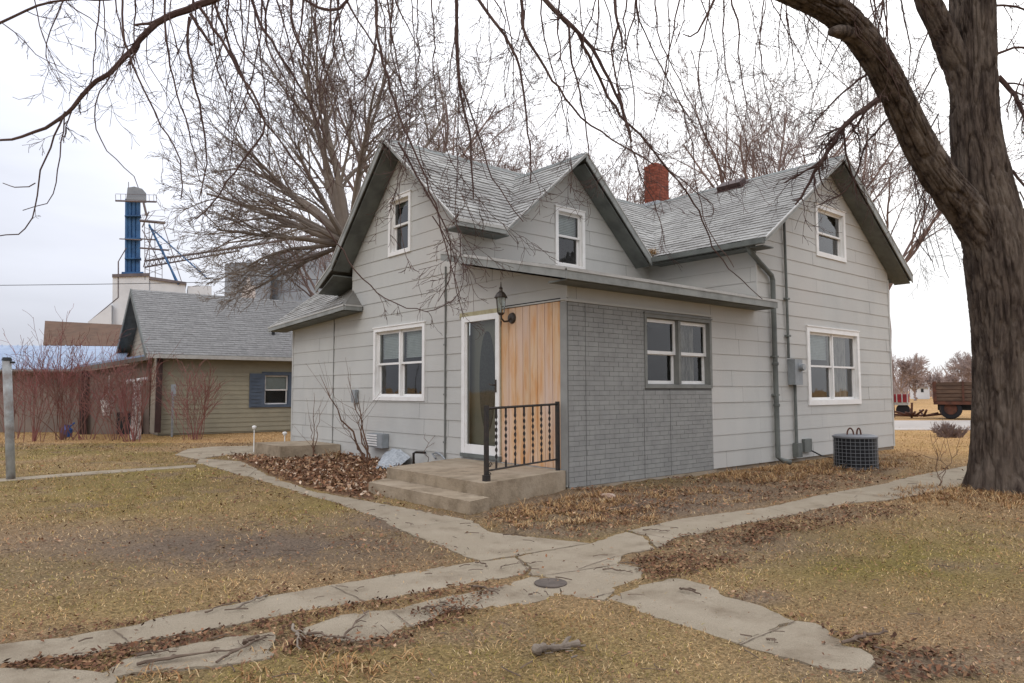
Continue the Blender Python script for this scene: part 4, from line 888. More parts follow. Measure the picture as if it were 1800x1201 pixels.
# large tree behind the left gable: explicit fan of limbs
bp_ = at(622, 640, 19.5); bp_[2] = 0; zf = at(612, 430, 19.5)[2]
limbs = []
P1 = dict(PB); P1.update(kids=(7, 5, 4, 3), wob=.08, trop=(-.01, .0, .02, .02, .0), rmin=.0055, ang=(.25, .7), rr=.5, t0=(.25, .2, .2, .15))
for (tx, ty, dz, w) in ((505, 90, 0, .12), (470, 150, 1.5, .10), (585, 60, 0, .12), (650, 100, -1, .09), (420, 250, -1, .11), (380, 200, .8, .10), (350, 330, .5, .10), (360, 400, -1, .09), (400, 450, .5, .08), (470, 360, 2, .09), (700, 110, 1, .10), (560, 140, 2, .09), (440, 330, -2, .1), (540, 250, -2.5, .1), (760, 150, 2, .1), (480, 455, -.5, .07), (400, 500, 1, .06)):
    tgt = at(tx, ty, 19.5+dz); s0 = at(612, 430, 19.5); v = tgt-s0; limbs.append((v+np.array((0, 0, .0)), np.linalg.norm(v)*1.02, w))
t = thing('bare_tree', 'big many-limbed bare tree spreading behind the left gable', 'tree', bp_, 'bare trees behind the house')
m = MB(); s0 = at(612, 430, 19.5); m.tube([bp_-(0, 0, .1), bp_*.5+s0*.5, s0], [.5, .42, .34], 14); m.build('trunk', 'bgbark', t, smooth=True)
T = Tree(41)
for d_, L_, w_ in limbs: T.branch(s0, d_, L_*.9, w_, 0, P1)
T.mb.build('crown', 'bgbark', t)
P2 = dict(PB); P2.update(kids=(6, 5, 4, 3), lv=4, rmin=.007, wob=.07)
def px_tree(px, pyb, pyt, depth, lab, seed, n=7, spread=.45, matn='bgbark2', grp='bare trees behind the house', lv=4, P=P2, name='bare_tree', frac=.35, r=.18, kids=None, lsc=.85):
    b = at(px, pyb, depth); H = at(px, pyt, depth)[2]; b[2] = 0; P = dict(P); P['lv'] = lv; P['rmin'] = max(.005, depth*.00022)
    if kids: P['kids'] = kids
    return bg_tree(name, b, H*frac, r, limbset(n, H*(1-frac)*lsc, r*.5, spread, 1.), seed, lab, matn, P, grp)
px_tree(705, 600, 70, 26, 'upright bare tree showing just right of the left gable peak', 51, 6, .5, frac=.45, r=.2)
px_tree(800, 600, 185, 40, 'small bare tree over the middle of the main ridge', 52, 7, .5, frac=.5)
px_tree(930, 600, 225, 45, 'low bare treetop behind the middle gable', 53, 7, .6, frac=.55)
px_tree(1110, 600, 235, 36, 'dense bare treetop around the brick chimney', 54, 8, .6, frac=.5)
px_tree(1340, 600, 130, 30, 'bare tree forking above the wing ridge', 55, 8, .65, frac=.5, r=.2)
px_tree(1440, 600, 170, 34, 'bare tree behind the right gable peak', 56, 7, .6, frac=.45)
px_tree(1560, 600, 250, 36, 'leaning bare tree between right gable and big trunk', 57, 7, .9, frac=.5)
px_tree(600, 620, 330, 30, 'bare tree low behind the left eaves', 58, 7, .7, frac=.4)
# horizon trees at right
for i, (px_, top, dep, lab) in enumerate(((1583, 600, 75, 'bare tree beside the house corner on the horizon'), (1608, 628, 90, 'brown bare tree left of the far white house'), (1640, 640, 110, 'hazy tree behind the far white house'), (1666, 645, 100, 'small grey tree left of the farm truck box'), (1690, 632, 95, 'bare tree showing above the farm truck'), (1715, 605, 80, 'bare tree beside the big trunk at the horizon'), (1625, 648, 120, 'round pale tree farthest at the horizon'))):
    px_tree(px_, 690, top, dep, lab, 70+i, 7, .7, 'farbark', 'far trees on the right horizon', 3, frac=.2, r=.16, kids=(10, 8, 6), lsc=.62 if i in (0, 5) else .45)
# far wood as one mass
m = MB(); R = random.Random(9)
for i in range(2600):
    s = R.uniform(60, 190); dpt = R.uniform(135, 175); p = CAM[:2]+fwx*dpt+dirx*(s*dpt/150-.0); h = R.uniform(2.5, 6.5)
    q0 = np.array((p[0], p[1], 0)); m.tube([q0, q0+np.array((R.gauss(0, .5), R.gauss(0, .5), h*.6)), q0+np.array((R.gauss(0, 1.2), R.gauss(0, 1.2), h))], [.10, .07, .04], 3, False)
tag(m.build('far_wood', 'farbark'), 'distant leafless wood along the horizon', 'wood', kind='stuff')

# ---- the big tree at right
tb = gnd(1772, 862); D0 = depth_of(tb)
bt = thing('big_tree', 'massive bare tree with deeply furrowed bark forking low at right', 'tree', (tb[0], tb[1], 0))
_pc = {}
def pn(x, y, per, seed):
    if (per, seed) not in _pc: _pc[(per, seed)] = np.random.default_rng(seed).random((per, 512))
    T = _pc[(per, seed)]; xi = np.floor(x).astype(int); fx = x-xi; yi = int(math.floor(y)); fy = y-yi; fx = fx*fx*(3-2*fx); fy = fy*fy*(3-2*fy)
    g = lambda a, b: T[a % per, b % 512]
    return (g(xi, yi)*(1-fx)+g(xi+1, yi)*fx)*(1-fy)+(g(xi, yi+1)*(1-fx)+g(xi+1, yi+1)*fx)*fy
def bark_tube(m, ctl, rad, sides=72, seed=0, step=.03):
    k0 = 0
    ctl = np.array(ctl, float); L = np.concatenate([[0], np.cumsum(np.linalg.norm(np.diff(ctl, axis=0), axis=1))]); n = int(L[-1]/step)+2; tt = np.linspace(0, L[-1], n)
    # catmull via cosine-free smoothing: dense linear then smooth
    P = np.stack([np.interp(tt, L, ctl[:, k]) for k in range(3)], 1); R_ = np.interp(tt, L, rad)
    for _ in range(int(.25/step*6)): P[1:-1] = (P[:-2]+P[2:]+2*P[1:-1])/4; R_[1:-1] = (R_[:-2]+R_[2:]+2*R_[1:-1])/4
    T_ = np.gradient(P, axis=0); T_ /= np.linalg.norm(T_, axis=1)[:, None]; a = np.cross(T_[0], (1, 0, 0)); i0 = len(m.v)
    ang = np.arange(sides)*2*PI/sides
    for k in range(n):
        a = a-T_[k]*(a@T_[k]); a /= np.linalg.norm(a); b = np.cross(T_[k], a)
        cs = np.cos(ang); sn = np.sin(ang); s_ = tt[k]
        X1 = ang*2.6; per = 2.6*2*PI
        def ring(sc, sd, ys):   # seamless in angle
            return fbm(cs*sc+50, sn*sc+50+ys*s_, 1., sd, 3)
        lump = ring(1., seed+9, .7)-.5
        nb = max(10, int(2*PI*R_[k0]/.10)) if k0 is not None else 20
        warp = 1.1*pn(ang/(2*PI)*5, s_*1.1, 5, seed+5)
        a1 = pn(ang/(2*PI)*nb+warp, s_*2.1, nb, seed+1); a2 = pn(ang/(2*PI)*nb*2+warp*2, s_*4.5, nb*2, seed+2); a3 = pn(ang/(2*PI)*nb*3, s_*22, nb*3, seed+4)
        ridg = .62*np.clip(np.abs(2*a1-1)*4.2, 0, 1)+.38*np.clip(np.abs(2*a2-1)*3.2, 0, 1)+.16*(a3-.5)
        r = R_[k]*(.97+.09*lump)+(ridg-.85)*.056*min(1, R_[k]/.22)
        if seed == 1: r = r*(1+(.13*np.cos(5*ang+1)+.09*np.cos(3*ang))*math.exp(-max(0, s_-.25)/.3))
        m.v += [tuple(q) for q in P[k]+(cs*r)[:, None]*a+(sn*r)[:, None]*b]
    for k in range(n-1):
        for j in range(sides): j2 = (j+1) % sides; m.f.append((i0+k*sides+j, i0+k*sides+j2, i0+(k+1)*sides+j2, i0+(k+1)*sides+j))
    i1 = i0+(n-1)*sides; m.v.append(tuple(P[-1]+T_[-1]*R_[-1]*.35)); c = len(m.v)-1
    for j in range(sides): m.f.append((i1+j, i1+(j+1) % sides, c))
    return P
def pxr(w): return w/2/F*D0
m = MB()
tp_ = lambda x, y, dz=0.: at(x, y, D0+dz)
main = [tb-(0, 0, .3), tp_(1771, 850), tp_(1766, 780), tp_(1766, 680), tp_(1765, 580), tp_(1757, 480), tp_(1742, 390), tp_(1724, 300), tp_(1714, 220), tp_(1711, 120), tp_(1709, 0), tp_(1706, -150, .3), tp_(1690, -350, .8), tp_(1700, -600, 1)]
bark_tube(m, main, [pxr(158), pxr(126), pxr(104), pxr(98), pxr(99), pxr(105), pxr(100), pxr(86), pxr(76), pxr(73), pxr(71), pxr(68), pxr(56), pxr(40)], 260, 1)
limbL = [tp_(1742, 440), tp_(1706, 378, -.1), tp_(1660, 325, -.25), tp_(1616, 255, -.4), tp_(1583, 185, -.6), tp_(1550, 118, -.8), tp_(1512, 60, -1.), tp_(1462, 14, -1.2), tp_(1400, -14, -1.5), tp_(1320, -45, -1.9), tp_(1200, -110, -2.4), tp_(1050, -170, -3.), tp_(850, -170, -3.6), tp_(640, -110, -4.1), tp_(480, -50, -4.4)]
bark_tube(m, limbL, [pxr(v) for v in (70, 64, 57, 52, 49, 47, 46, 45, 43, 40, 35, 29, 23, 17, 12)], 160, 2)
limbM = [tp_(1712, 210), tp_(1690, 130, .0), tp_(1655, 55, -.1), tp_(1625, -10, -.2), tp_(1590, -120, -.4), tp_(1500, -300, -.6)]
bark_tube(m, limbM, [pxr(v) for v in (56, 48, 42, 38, 34, 24)], 90, 5)
bark_tube(m, [tp_(1500, 62, -1.0), tp_(1474, 52, -1.3), tp_(1461, 56, -1.35)], [pxr(30), pxr(21), pxr(12)], 60, 6)   # stub
bark_tube(m, [tp_(1780, 480), tp_(1806, 400, .1), tp_(1850, 300, .3), tp_(1900, 100, .5)], [pxr(50), pxr(38), pxr(30), pxr(22)], 70, 7)
m.build('trunk', 'bark', bt, smooth=True)

# crown: traced drooping branches with procedural twigs
TW = MB(); RT = random.Random(77)
def twig(p, d, L, r, lvl, droop):
    n = 6 if lvl == 0 else 5; pts = [p]; d = d/np.linalg.norm(d)
    for k in range(n):
        d = d+np.array([RT.gauss(0, .21), RT.gauss(0, .21), RT.gauss(0, .21)])+np.array((0, 0, -droop+.10*max(0, k-2)*(1 if droop > .05 else 0))); d /= np.linalg.norm(d); pts.append(pts[-1]+d*L/n)
    TW.tube(pts, [max(.0022, r*(1-.65*k/n)) for k in range(n+1)], 4 if lvl == 0 else 3, False)
    if lvl < 2:
        for c in range(RT.randint(2, 4) if lvl == 0 else RT.randint(1, 3)):
            k = RT.randint(1, n-1); ax = np.cross(d, (RT.gauss(0, 1), RT.gauss(0, 1), RT.gauss(0, 1))); ax /= np.linalg.norm(ax); a = RT.uniform(.3, .9); dd = pts[k+1]-pts[k]; dd = dd/np.linalg.norm(dd)
            twig(pts[k], dd*math.cos(a)+ax*math.sin(a), L*RT.uniform(.35, .65), r*.6, lvl+1, droop)
def traced(path, dep, w0, w1, dens=1., L=.7, droop=.07, ddep=0.):
    P = np.array([at(x, y, dep+ddep*i/(len(path)-1)) for i, (x, y) in enumerate(path)]); S = np.concatenate([[0], np.cumsum(np.linalg.norm(np.diff(P, axis=0), axis=1))]); n = max(6, int(S[-1]/.12)); tt = np.linspace(0, S[-1], n)
    Q = np.stack([np.interp(tt, S, P[:, k]) for k in range(3)], 1)
    for _ in range(3): Q[1:-1] = (Q[:-2]+Q[2:]+2*Q[1:-1])/4
    Q[1:-1] += np.array([[RT.gauss(0, .008) for _ in range(3)] for _ in range(n-2)])
    r0, r1 = w0/2/F*dep, w1/2/F*dep; rr = np.linspace(r0, r1, n); TW.tube(Q, rr, 6)
    for _ in range(int(S[-1]*3.2*dens)):
        k = RT.randint(1, n-2); d = Q[k+1]-Q[k]; d /= np.linalg.norm(d); ax = np.cross(d, (RT.gauss(0, 1), RT.gauss(0, 1), RT.gauss(0, 1))); ax /= np.linalg.norm(ax); a = RT.uniform(.35, 1.0)
        twig(Q[k], d*math.cos(a)+ax*math.sin(a), L*RT.uniform(.4, 1.2)*dep/8, max(.0028, rr[k]*.45), 0, droop)
traced([(480, -50), (400, -15), (352, 10), (330, 18), (290, 28), (262, 45), (238, 78), (222, 105), (190, 130), (152, 158), (128, 192), (85, 225), (45, 242), (-20, 248)], 7.6, 15, 3.5, .5, .45)
traced([(335, 25), (350, 48), (373, 80)], 7.6, 7, 5, .2)
traced([(300, 26), (262, 42), (238, 44)], 7.6, 7, 4, .1)
traced([(350, 12), (385, 60), (410, 110), (440, 160), (468, 205), (476, 235), (440, 262), (418, 290), (395, 325), (372, 362), (342, 386)], 7.2, 6, 2.2, .8)
traced([(370, -30), (395, 60), (420, 120), (455, 200), (500, 260), (560, 330)], 7.8, 5, 2, 1.)
traced([(214, -20), (216, 40), (218, 90), (240, 130), (270, 195), (300, 250), (322, 300), (318, 350)], 6.8, 4, 2, .8)
traced([(333, 30), (326, 72), (340, 130), (352, 200), (366, 255), (366, 300), (350, 350)], 7.3, 5, 2, .9)
traced([(290, 0), (292, 80), (300, 140), (320, 190), (340, 260), (352, 320)], 7., 4, 1.6, .8)
traced([(115, 196), (95, 240), (82, 275), (72, 300), (62, 322), (68, 360), (55, 402), (43, 420), (-10, 416)], 7.5, 3.6, 1.8, .25, .3)
traced([(62, 322), (40, 335), (5, 322)], 7.5, 2, 1.5, .1)
traced([(113, 205), (113, 240), (100, 280), (98, 330), (103, 350), (85, 365), (40, 370)], 7.5, 2.6, 1.4, .3, .3)
traced([(228, 95), (190, 130), (163, 185), (164, 215), (175, 250), (200, 280), (235, 305), (243, 330)], 7.4, 2.6, 1.3, .3, .3)
traced([(176, -10), (170, 60), (165, 110), (158, 150), (152, 175)], 7.2, 3, 1.6, .8, .4)
traced([(-20, 50), (30, 22), (60, 8), (120, -4), (190, 3), (260, -10)], 7, 4.5, 3, .4)
traced([(0, 38), (40, 66), (62, 100), (78, 118), (108, 118)], 7, 2, 1.2, 1.2, .4)
for (x0, x1, n, dep) in ((400, 560, 5, 7.5), (560, 790, 2, 7.), (1060, 1300, 4, 7.), (820, 1060, 3, 7.2)):
    for i in range(n):
        x = x0+(x1-x0)*(i+RT.random())/n; path = [(x, -40)]; L = RT.uniform(120, 300); k = RT.uniform(-40, 90)
        for j in range(1, 7): path.append((x+k*(j/6)**1.3+RT.gauss(0, 10), -40+L*j/6))
        traced(path, dep+RT.uniform(-.8, .8), RT.uniform(2.5, 5), 1.4, .9, .55)
traced([(640, -60), (600, 30), (560, 20), (520, -10)], 7.4, 7, 4, .6)
traced([(430, -40), (455, 40), (500, 110), (540, 170), (575, 250)], 8.2, 6, 2.2, .9)
traced([(803, -40), (802, 60), (804, 130), (815, 200), (828, 245), (832, 350)], 7, 7, 2.5, .9, .5)
traced([(804, 130), (830, 200), (848, 262), (852, 300), (880, 340), (920, 390)], 7, 3.5, 1.6, 1., .5)
traced([(835, -10), (870, 40), (900, 82), (918, 108), (917, 150), (928, 220), (932, 322)], 7.1, 6, 2.2, .8, .5)
traced([(917, -20), (917, 62), (945, 98), (970, 135), (998, 178), (1020, 212), (1060, 238), (1100, 260), (1150, 290)], 7.2, 6, 2.4, .7, .5)
traced([(950, -10), (985, 32), (1022, 56), (1045, 92), (1060, 122), (1082, 160), (1096, 200), (1110, 250)], 7.4, 9, 3, 1.2, .5)
traced([(1000, 40), (1003, 110), (1018, 150), (1028, 192), (1036, 280)], 7.3, 4.5, 2, .8, .4)
traced([(1020, 60), (1045, 120), (1070, 175), (1100, 215), (1135, 245), (1165, 290), (1205, 330), (1232, 380), (1262, 455), (1340, 526)], 7.6, 6, 1.8, .6, .5, ddep=1.5)
traced([(660, -30), (662, 78), (682, 140), (695, 190), (712, 232), (740, 290), (768, 370), (790, 460), (808, 520)], 6.6, 5.5, 1.6, .8, .5)
traced([(662, 78), (640, 150), (620, 180), (612, 150)], 6.8, 3, 1.6, .8)
traced([(600, -20), (640, 60), (690, 120), (720, 160)], 7.6, 4, 1.6, .8)
traced([(1080, -20), (1083, 45), (1094, 86)], 6.8, 7, 3.5, .8, .4)
traced([(1088, 40), (1068, 90), (1080, 140), (1100, 200), (1110, 260)], 6.8, 4, 2, .9, .4)
traced([(1262, -15), (1240, 36), (1214, 88), (1200, 60)], 6.6, 5, 2, .7, .4)
traced([(1214, 88), (1226, 120), (1228, 150)], 6.6, 2, 1.3, .8, .4)
traced([(1120, -20), (1118, 40), (1150, 90), (1190, 170), (1215, 240), (1225, 330), (1240, 400), (1290, 470)], 7.4, 3, 1.5, .5, .4)
traced([(1545, 175), (1515, 196), (1485, 214), (1466, 250), (1444, 280), (1420, 330), (1398, 360)], 9.9, 12, 3.5, 2.6, .55, .05)
traced([(1485, 214), (1478, 262), (1500, 300), (1506, 340)], 9.9, 5, 2.5, 2.2, .5, .05)
traced([(1440, 285), (1400, 310), (1378, 322)], 9.9, 4, 2.5, 2.6, .5, .05)
traced([(1535, 120), (1500, 150), (1450, 190), (1420, 240)], 10, 5, 2, 2.2, .5, .05)
traced([(1560, 210), (1520, 250), (1500, 330), (1440, 360)], 10, 4, 2, 2., .5, .05)
traced([(1755, 135), (1775, 150), (1800, 205), (1815, 240)], 11, 9, 5, 2.2, .6, .05)
traced([(1752, 95), (1785, 80), (1830, 90)], 11, 5, 3, 2.4, .6, .05)
traced([(1780, 300), (1800, 330), (1840, 360)], 10.8, 5, 3, 3, .5, .05)
traced([(1748, 10), (1790, 8), (1830, 30)], 11, 4, 3, 2.5, .5, .05)
for _ in range(16):
    x = RT.uniform(1760, 1830); y = RT.uniform(60, 420); traced([(x, y), (x+RT.gauss(0, 15), y+30), (x+RT.gauss(0, 25), y+RT.uniform(50, 90))], 10.8, 2.5, 1.2, 3, .4, .05)
for _ in range(12):
    x = RT.uniform(1330, 1600); y0 = -30; x2 = x+RT.uniform(-60, 60); traced([(x, y0), ((x+x2)/2+RT.gauss(0, 20), 60+RT.uniform(-20, 40)), (x2, RT.uniform(120, 260))], RT.uniform(8.5, 10), 3, 1.2, .9, .6)
for _ in range(5):
    x = RT.uniform(1600, 1700); y = RT.uniform(380, 460); traced([(x-20, y-200), (x-10, y-80), (x, y), (x+20, y+60)], 10., 1.8, 1., 1., .5, .1)
for sgn, y in ((0, 30), (0, 120), (0, 200), (0, 290)):
    traced([(1640+y*.05, y), (1620, y+50), (1600, y+120), (1640, y+170)], 10.2, 2.6, 1.2, 1.4, .5, .06)
traced([(560, 380), (600, 440), (640, 498), (690, 535), (735, 552), (790, 540), (822, 500), (814, 462)], 8.4, 3, 1.2, .8, .4)
traced([(700, 250), (745, 330), (785, 400), (800, 450), (790, 500), (770, 530)], 7.4, 4, 1.5, 2., .45)
traced([(760, 380), (790, 420), (806, 470), (798, 520), (815, 560)], 7.4, 2.5, 1.2, 2., .35)
traced([(1085, 165), (1110, 240), (1118, 300), (1150, 350), (1168, 430)], 8., 3, 1.3, .8, .4)
traced([(1165, 290), (1215, 330), (1270, 372), (1230, 395), (1210, 370)], 8.6, 2.2, 1.2, .8, .3)
R5 = random.Random(99)
for (x0, x1, y1a, y1b, n, dp) in ((330, 520, 180, 400, 12, 7.6), (180, 340, 120, 260, 5, 7.2), (520, 700, 150, 300, 7, 7.4), (640, 800, 300, 520, 6, 6.8), (800, 1060, 200, 400, 8, 7.2), (1050, 1330, 160, 360, 9, 7.6), (1330, 1560, 80, 260, 12, 9.), (40, 200, 60, 200, 4, 7)):
    for i in range(n):
        x = x0+(x1-x0)*(i+R5.random())/n; L = R5.uniform(y1a, y1b)+40; k = R5.uniform(-60, 130); ph = R5.random()*6; cu = R5.uniform(20, 62)
        path = [(x+k*(j/9)**1.4+cu*math.sin(ph+j*.55)*(j/9), -40+L*(j/9)**.9) for j in range(10)]
        traced(path, dp+R5.uniform(-.8, 1.), R5.uniform(1.8, 3.8), .9, 1.2, .7)
TW.build('crown', 'twig', bt)

# ================================================================== LEFT BACKGROUND
ang = math.radians(-4)
U2 = np.array((math.cos(ang), math.sin(ang), 0)); V2 = np.array((-math.sin(ang), math.cos(ang), 0)); gc = gnd(278, 766)
gar = thing('garage', 'olive lap-sided garage with grey shingle roof and blue-shuttered window', 'garage', gc)
FG = Frame(gc, U2, (0, 0, 1), -V2); FL = Frame(gc, V2, (0, 0, 1), -U2)
ev = at(300, 616, depth_of(gc))[2]; W = 9.5; Dp = 6.2; 
def gu(px): # u coordinate on the garage front for image column
    lo, hi = 0, W
    for _ in range(40):
        mid = (lo+hi)/2; P = gc+U2*mid+np.array((0, 0, 1.3))
        if project(P[None])[0][0] < px: lo = mid
        else: hi = mid
    return lo
dw = depth_of(gc+U2*gu(480)+np.array((0, 0, 1))); zz = lambda y: at(480, y, dw)[2]
GW = (gu(460), zz(716), gu(511), zz(655)); gh = [(GW[0]+.03, GW[1]+.03, GW[2]-.03, GW[3]-.03)]
m = MB(); lapped(m, FG, [(0, .05), (W, .05), (W, ev), (0, ev)], .15, .014, gh, 3.6, .004, .05); plate(m, FG, [(0, 0), (W, 0), (W, ev), (0, ev)], gh, -.01); m.build('front_wall', 'olive', gar)
pk = 4.75; m = MB(); lapped(m, FL, [(0, .05), (Dp, .05), (Dp, ev), (Dp/2, pk), (0, ev)], .15, .012, [], 3.6, .004, .05); m.face([FL.P(0, 0, -.01), FL.P(Dp, 0, -.01), FL.P(Dp, ev, -.01), FL.P(Dp/2, pk, -.01), FL.P(0, ev, -.01)]); m.build('gable_wall', 'tansiding', gar)
m = MB(); un2 = MB(); ov = .45; s1 = (pk-ev)/(Dp/2)
def Gp(u, v, z): return gc+U2*u+V2*v+np.array((0, 0, z))
e0 = ev-.35*s1+.12; pkz = pk+.14
fr = Frame(Gp(-ov, -.35, e0), U2, (V2*(Dp/2+.35)+np.array((0, 0, pkz-e0)))/np.linalg.norm(V2*(Dp/2+.35)+np.array((0, 0, pkz-e0))), (0, 0, 1)); fr.N = np.cross(fr.U, fr.V); Ls = np.linalg.norm(V2*(Dp/2+.35)+np.array((0, 0, pkz-e0)))
lapped(m, fr, [(0, 0), (W+ov, 0), (W+ov, Ls), (0, Ls)], .14, .01, (), .3, .003, 0, .003)
un2.slab([Gp(-ov, -.35, e0-.003), Gp(W, -.35, e0-.003), Gp(W, Dp/2, pkz-.003), Gp(-ov, Dp/2, pkz-.003)], (0, 0, -.08)); un2.slab([Gp(-ov, Dp+.35, e0), Gp(W, Dp+.35, e0), Gp(W, Dp/2, pkz), Gp(-ov, Dp/2, pkz)], (0, 0, -.08))
m.build('roof', 'shingle2', gar); un2.build('roof_deck', 'dktrim', gar)
m = MB(); m.fbox(FG, -ov, W, e0-.13, e0-.01, .35, .45); m.build('gutter', 'drip', gar)
m = MB(); 
m.slab([Gp(-ov-.03, -.35, e0+.01), Gp(-ov-.03, Dp/2, pkz+.02), Gp(-ov-.03, Dp+.35, e0+.01), Gp(-ov-.03, Dp+.35, e0-.2), Gp(-ov-.03, Dp/2, pkz-.22), Gp(-ov-.03, -.35, e0-.2)], U2*.03); m.build('rake_board', 'dktrim', gar)
m = MB(); m.fbox(FG, -.12, .04, .1, e0-.1, .02, .16); m.build('downspout', 'maroon', gar)
window(gar, FG, GW, .09, 1, cas='bluegrey', blinds=(.5,), split=.5, proud=.05)
for a, b in ((438, 460), (511, 533)):
    m = MB(); m.fbox(FG, gu(a), gu(b), zz(716), zz(657), .0, .05)
    for k in range(9): z = zz(714)+k*(zz(659)-zz(714))/9; m.fbox(FG, gu(a)+.05, gu(b)-.05, z, z+.05, .05, .065)
    m.build('shutter', 'bluegrey', gar)
m = MB(); m.fbox(FL, 3.0, 3.25, 3.3, 4.1, .015, .05); m.build('gable_vent', 'maroon', gar)
m = MB(); P = fr.P(4.2, 1.5, 0); m.tube([P, P+(0, 0, .28)], .06, 8); m.build('vent_pipe', 'dark', gar)
# lean-to and low building at far left
lt = thing('lean_to_shed', 'brown lean-to with sloping roof edge attached beside the garage gable', 'shed', Gp(-1, .5, 0))
def pxwall(m, pts, dep):  # polygon facing the viewer at a distance, thickness 0.1
    m.slab([at(x, y, dep) for x, y in pts], np.array((fwx[0], fwx[1], 0))*.1)
d1 = 23.; d2 = 24.2
m = MB(); pxwall(m, [(140, 768), (262, 766), (262, 636), (140, 655)], d1); m.build('wall', 'brownwall', lt)
m = MB(); a_, b_2 = at(130, 648, d1-.3), at(264, 626, d1-.3); m.slab([a_, b_2, b_2+(fwx[0]*4, fwx[1]*4, .5), a_+(fwx[0]*4, fwx[1]*4, .5)], (0, 0, .08)); m.build('roof', 'bluemetal', lt)
m = MB(); m.slab([at(130, 654, d1-.33), at(264, 632, d1-.33), at(264, 625, d1-.33), at(130, 647, d1-.33)], np.array((fwx[0], fwx[1], 0))*.05); m.build('fascia', 'soffit', lt)
m = MB(); c_ = at(145, 768, d1-.15); c_[2] = 0; m.box((c_[0]-.1, c_[1]-.1, 0), (c_[0]+.1, c_[1]+.1, at(145, 652, d1)[2])); m.build('corner_post', 'maroon', lt)
m = MB(); pxwall(m, [(205, 766), (248, 766), (248, 725), (205, 725)], d1-.12); m.build('doorway', 'dark', lt)
lb = thing('long_shed', 'long low brown shed under a pale blue metal roof at far left', 'shed', at(60, 768, d2)*np.array((1, 1, 0)))
m = MB(); pxwall(m, [(-140, 770), (139, 766), (139, 655), (-140, 655)], d2); m.build('wall', 'brownwall', lb)
m = MB()
E0, E1 = at(-150, 648, d2-.4), at(142, 649, d2-.4); Rg0 = at(-150, 606, d2+4.5); Rg1 = at(226, 609, d2+4.5)
m.slab([E0, E1, at(222, 632, d2+.5), Rg1, Rg0], (0, 0, -.06))
for k in range(22):
    t = k/21; p = E0*(1-t)+E1*t; q_ = Rg0*(1-t*.78)+Rg1*t*.78; m.tube([p+(0, 0, .02), q_+(0, 0, .02)], .025, 4)
m.build('roof', 'bluemetal', lb)
m = MB(); m.tube([E0+(0, 0, -.08), E1+(0, 0, -.08)], .06, 4); m.build('gutter', 'soffit', lb)
# brown roofed building behind
bb = thing('brown_roofed_barn', 'brown shingle roof of a barn rising behind the sheds', 'barn', at(150, 700, 42)*np.array((1, 1, 0)))
m = MB(); q0, q1, q2, q3 = at(76, 606, 41), at(232, 609, 41), at(232, 572, 46), at(79, 564, 46); m.slab([q0, q1, q2, q3], (0, 0, -.2)); m.build('roof', 'brownroof', bb)
m = MB(); m.slab([at(79, 700, 41.5), at(230, 700, 41.5), at(230, 611, 41.5), at(79, 608, 41.5)], np.array((fwx[0], fwx[1], 0))*5); m.build('wall', 'brownwall', bb)
# grain elevator
DE = 120.; el = thing('grain_elevator', 'white grain elevator with blue steel leg tower and spouts beyond the garage', 'grain elevator', at(230, 690, DE)*np.array((1, 1, 0)))
FE = ray(290, 690)*np.array((1, 1, 0)); FE = FE/np.linalg.norm(FE)
m = MB(); m.slab([at(196, 700, DE), at(262, 700, DE), at(262, 482, DE), at(198, 484, DE)], FE*7); m.slab([at(262, 700, DE+.2), at(330, 700, DE+.2), at(326, 497, DE+.2), at(262, 487, DE+.2)], FE*6); m.slab([at(330, 700, DE+.4), at(372, 700, DE+.4), at(372, 503, DE+.4), at(330, 503, DE+.4)], FE*5); m.slab([at(150, 700, DE-1), at(196, 700, DE-1), at(196, 535, DE-1), at(155, 566, DE-1)], FE*5)
m.build('silo_house', 'elev', el)
m = MB(); m.slab([at(197, 487, DE-.3), at(263, 485, DE-.3), at(263, 480, DE-.3), at(197, 482, DE-.3)], FE*8); m.slab([at(262, 491, DE-.2), at(328, 500, DE-.2), at(328, 496, DE-.2), at(262, 486, DE-.2)], FE*7); m.build('roof_edge', 'steel', el)
m = MB()
for x in (223, 229, 236, 243): m.tube([at(x, 486, DE+2), at(x+.5, 350, DE+2)], 3.4/1241*DE, 8)
for y in (380, 420, 455): m.slab([at(219, y, DE+1), at(248, y, DE+1), at(248, y-2, DE+1), at(219, y-2, DE+1)], FE*2)
m.slab([at(212, 487, DE+.6), at(254, 487, DE+.6), at(252, 478, DE+.6), at(214, 478, DE+.6)], FE*3)
m.build('leg_tower', 'elevblue', el)
m = MB(); m.slab([at(222, 351, DE+1), at(257, 352, DE+1), at(257, 340, DE+1), at(250, 332, DE+1), at(236, 328, DE+1), at(224, 330, DE+1)], FE*2); m.build('tower_head', 'bin', el)
m = MB()
def bar(a, b, w=1.2, dd=0): m.tube([at(*a, DE+dd), at(*b, DE+dd)], w/2/1241*DE, 4)
bar((203, 353), (275, 355), 3.4); bar((203, 341), (275, 343), .8)
for x in (203, 212, 221, 262, 270, 275): bar((x, 342), (x+.5, 354), .8)
bar((226, 330), (226, 320), 1.2)
for x in (254, 262, 272): bar((x, 388), (x+1, 492), 1.2)
bar((246, 388), (290, 392), 5.); bar((246, 378), (290, 381), .8); bar((210, 420), (250, 422), 2); bar((286, 392), (320, 498), 1.4); bar((250, 404), (285, 470), 1.6); bar((270, 404), (252, 470), 1.6); bar((246, 436), (296, 440), 3.2); bar((254, 392), (272, 372), 1); bar((248, 420), (276, 422), 2.5)
for y in (400, 415, 430, 445, 460, 472): bar((254, y), (285, y+12), .8); bar((285, y), (254, y+12), .8)
bar((285, 440), (285, 492), 1); bar((252, 355), (258, 380), 4); bar((262, 372), (250, 400), 2.2)
bar((222, 436), (208, 460), 2); bar((208, 460), (208, 523), 2.2); bar((208, 523), (155, 567), 2)
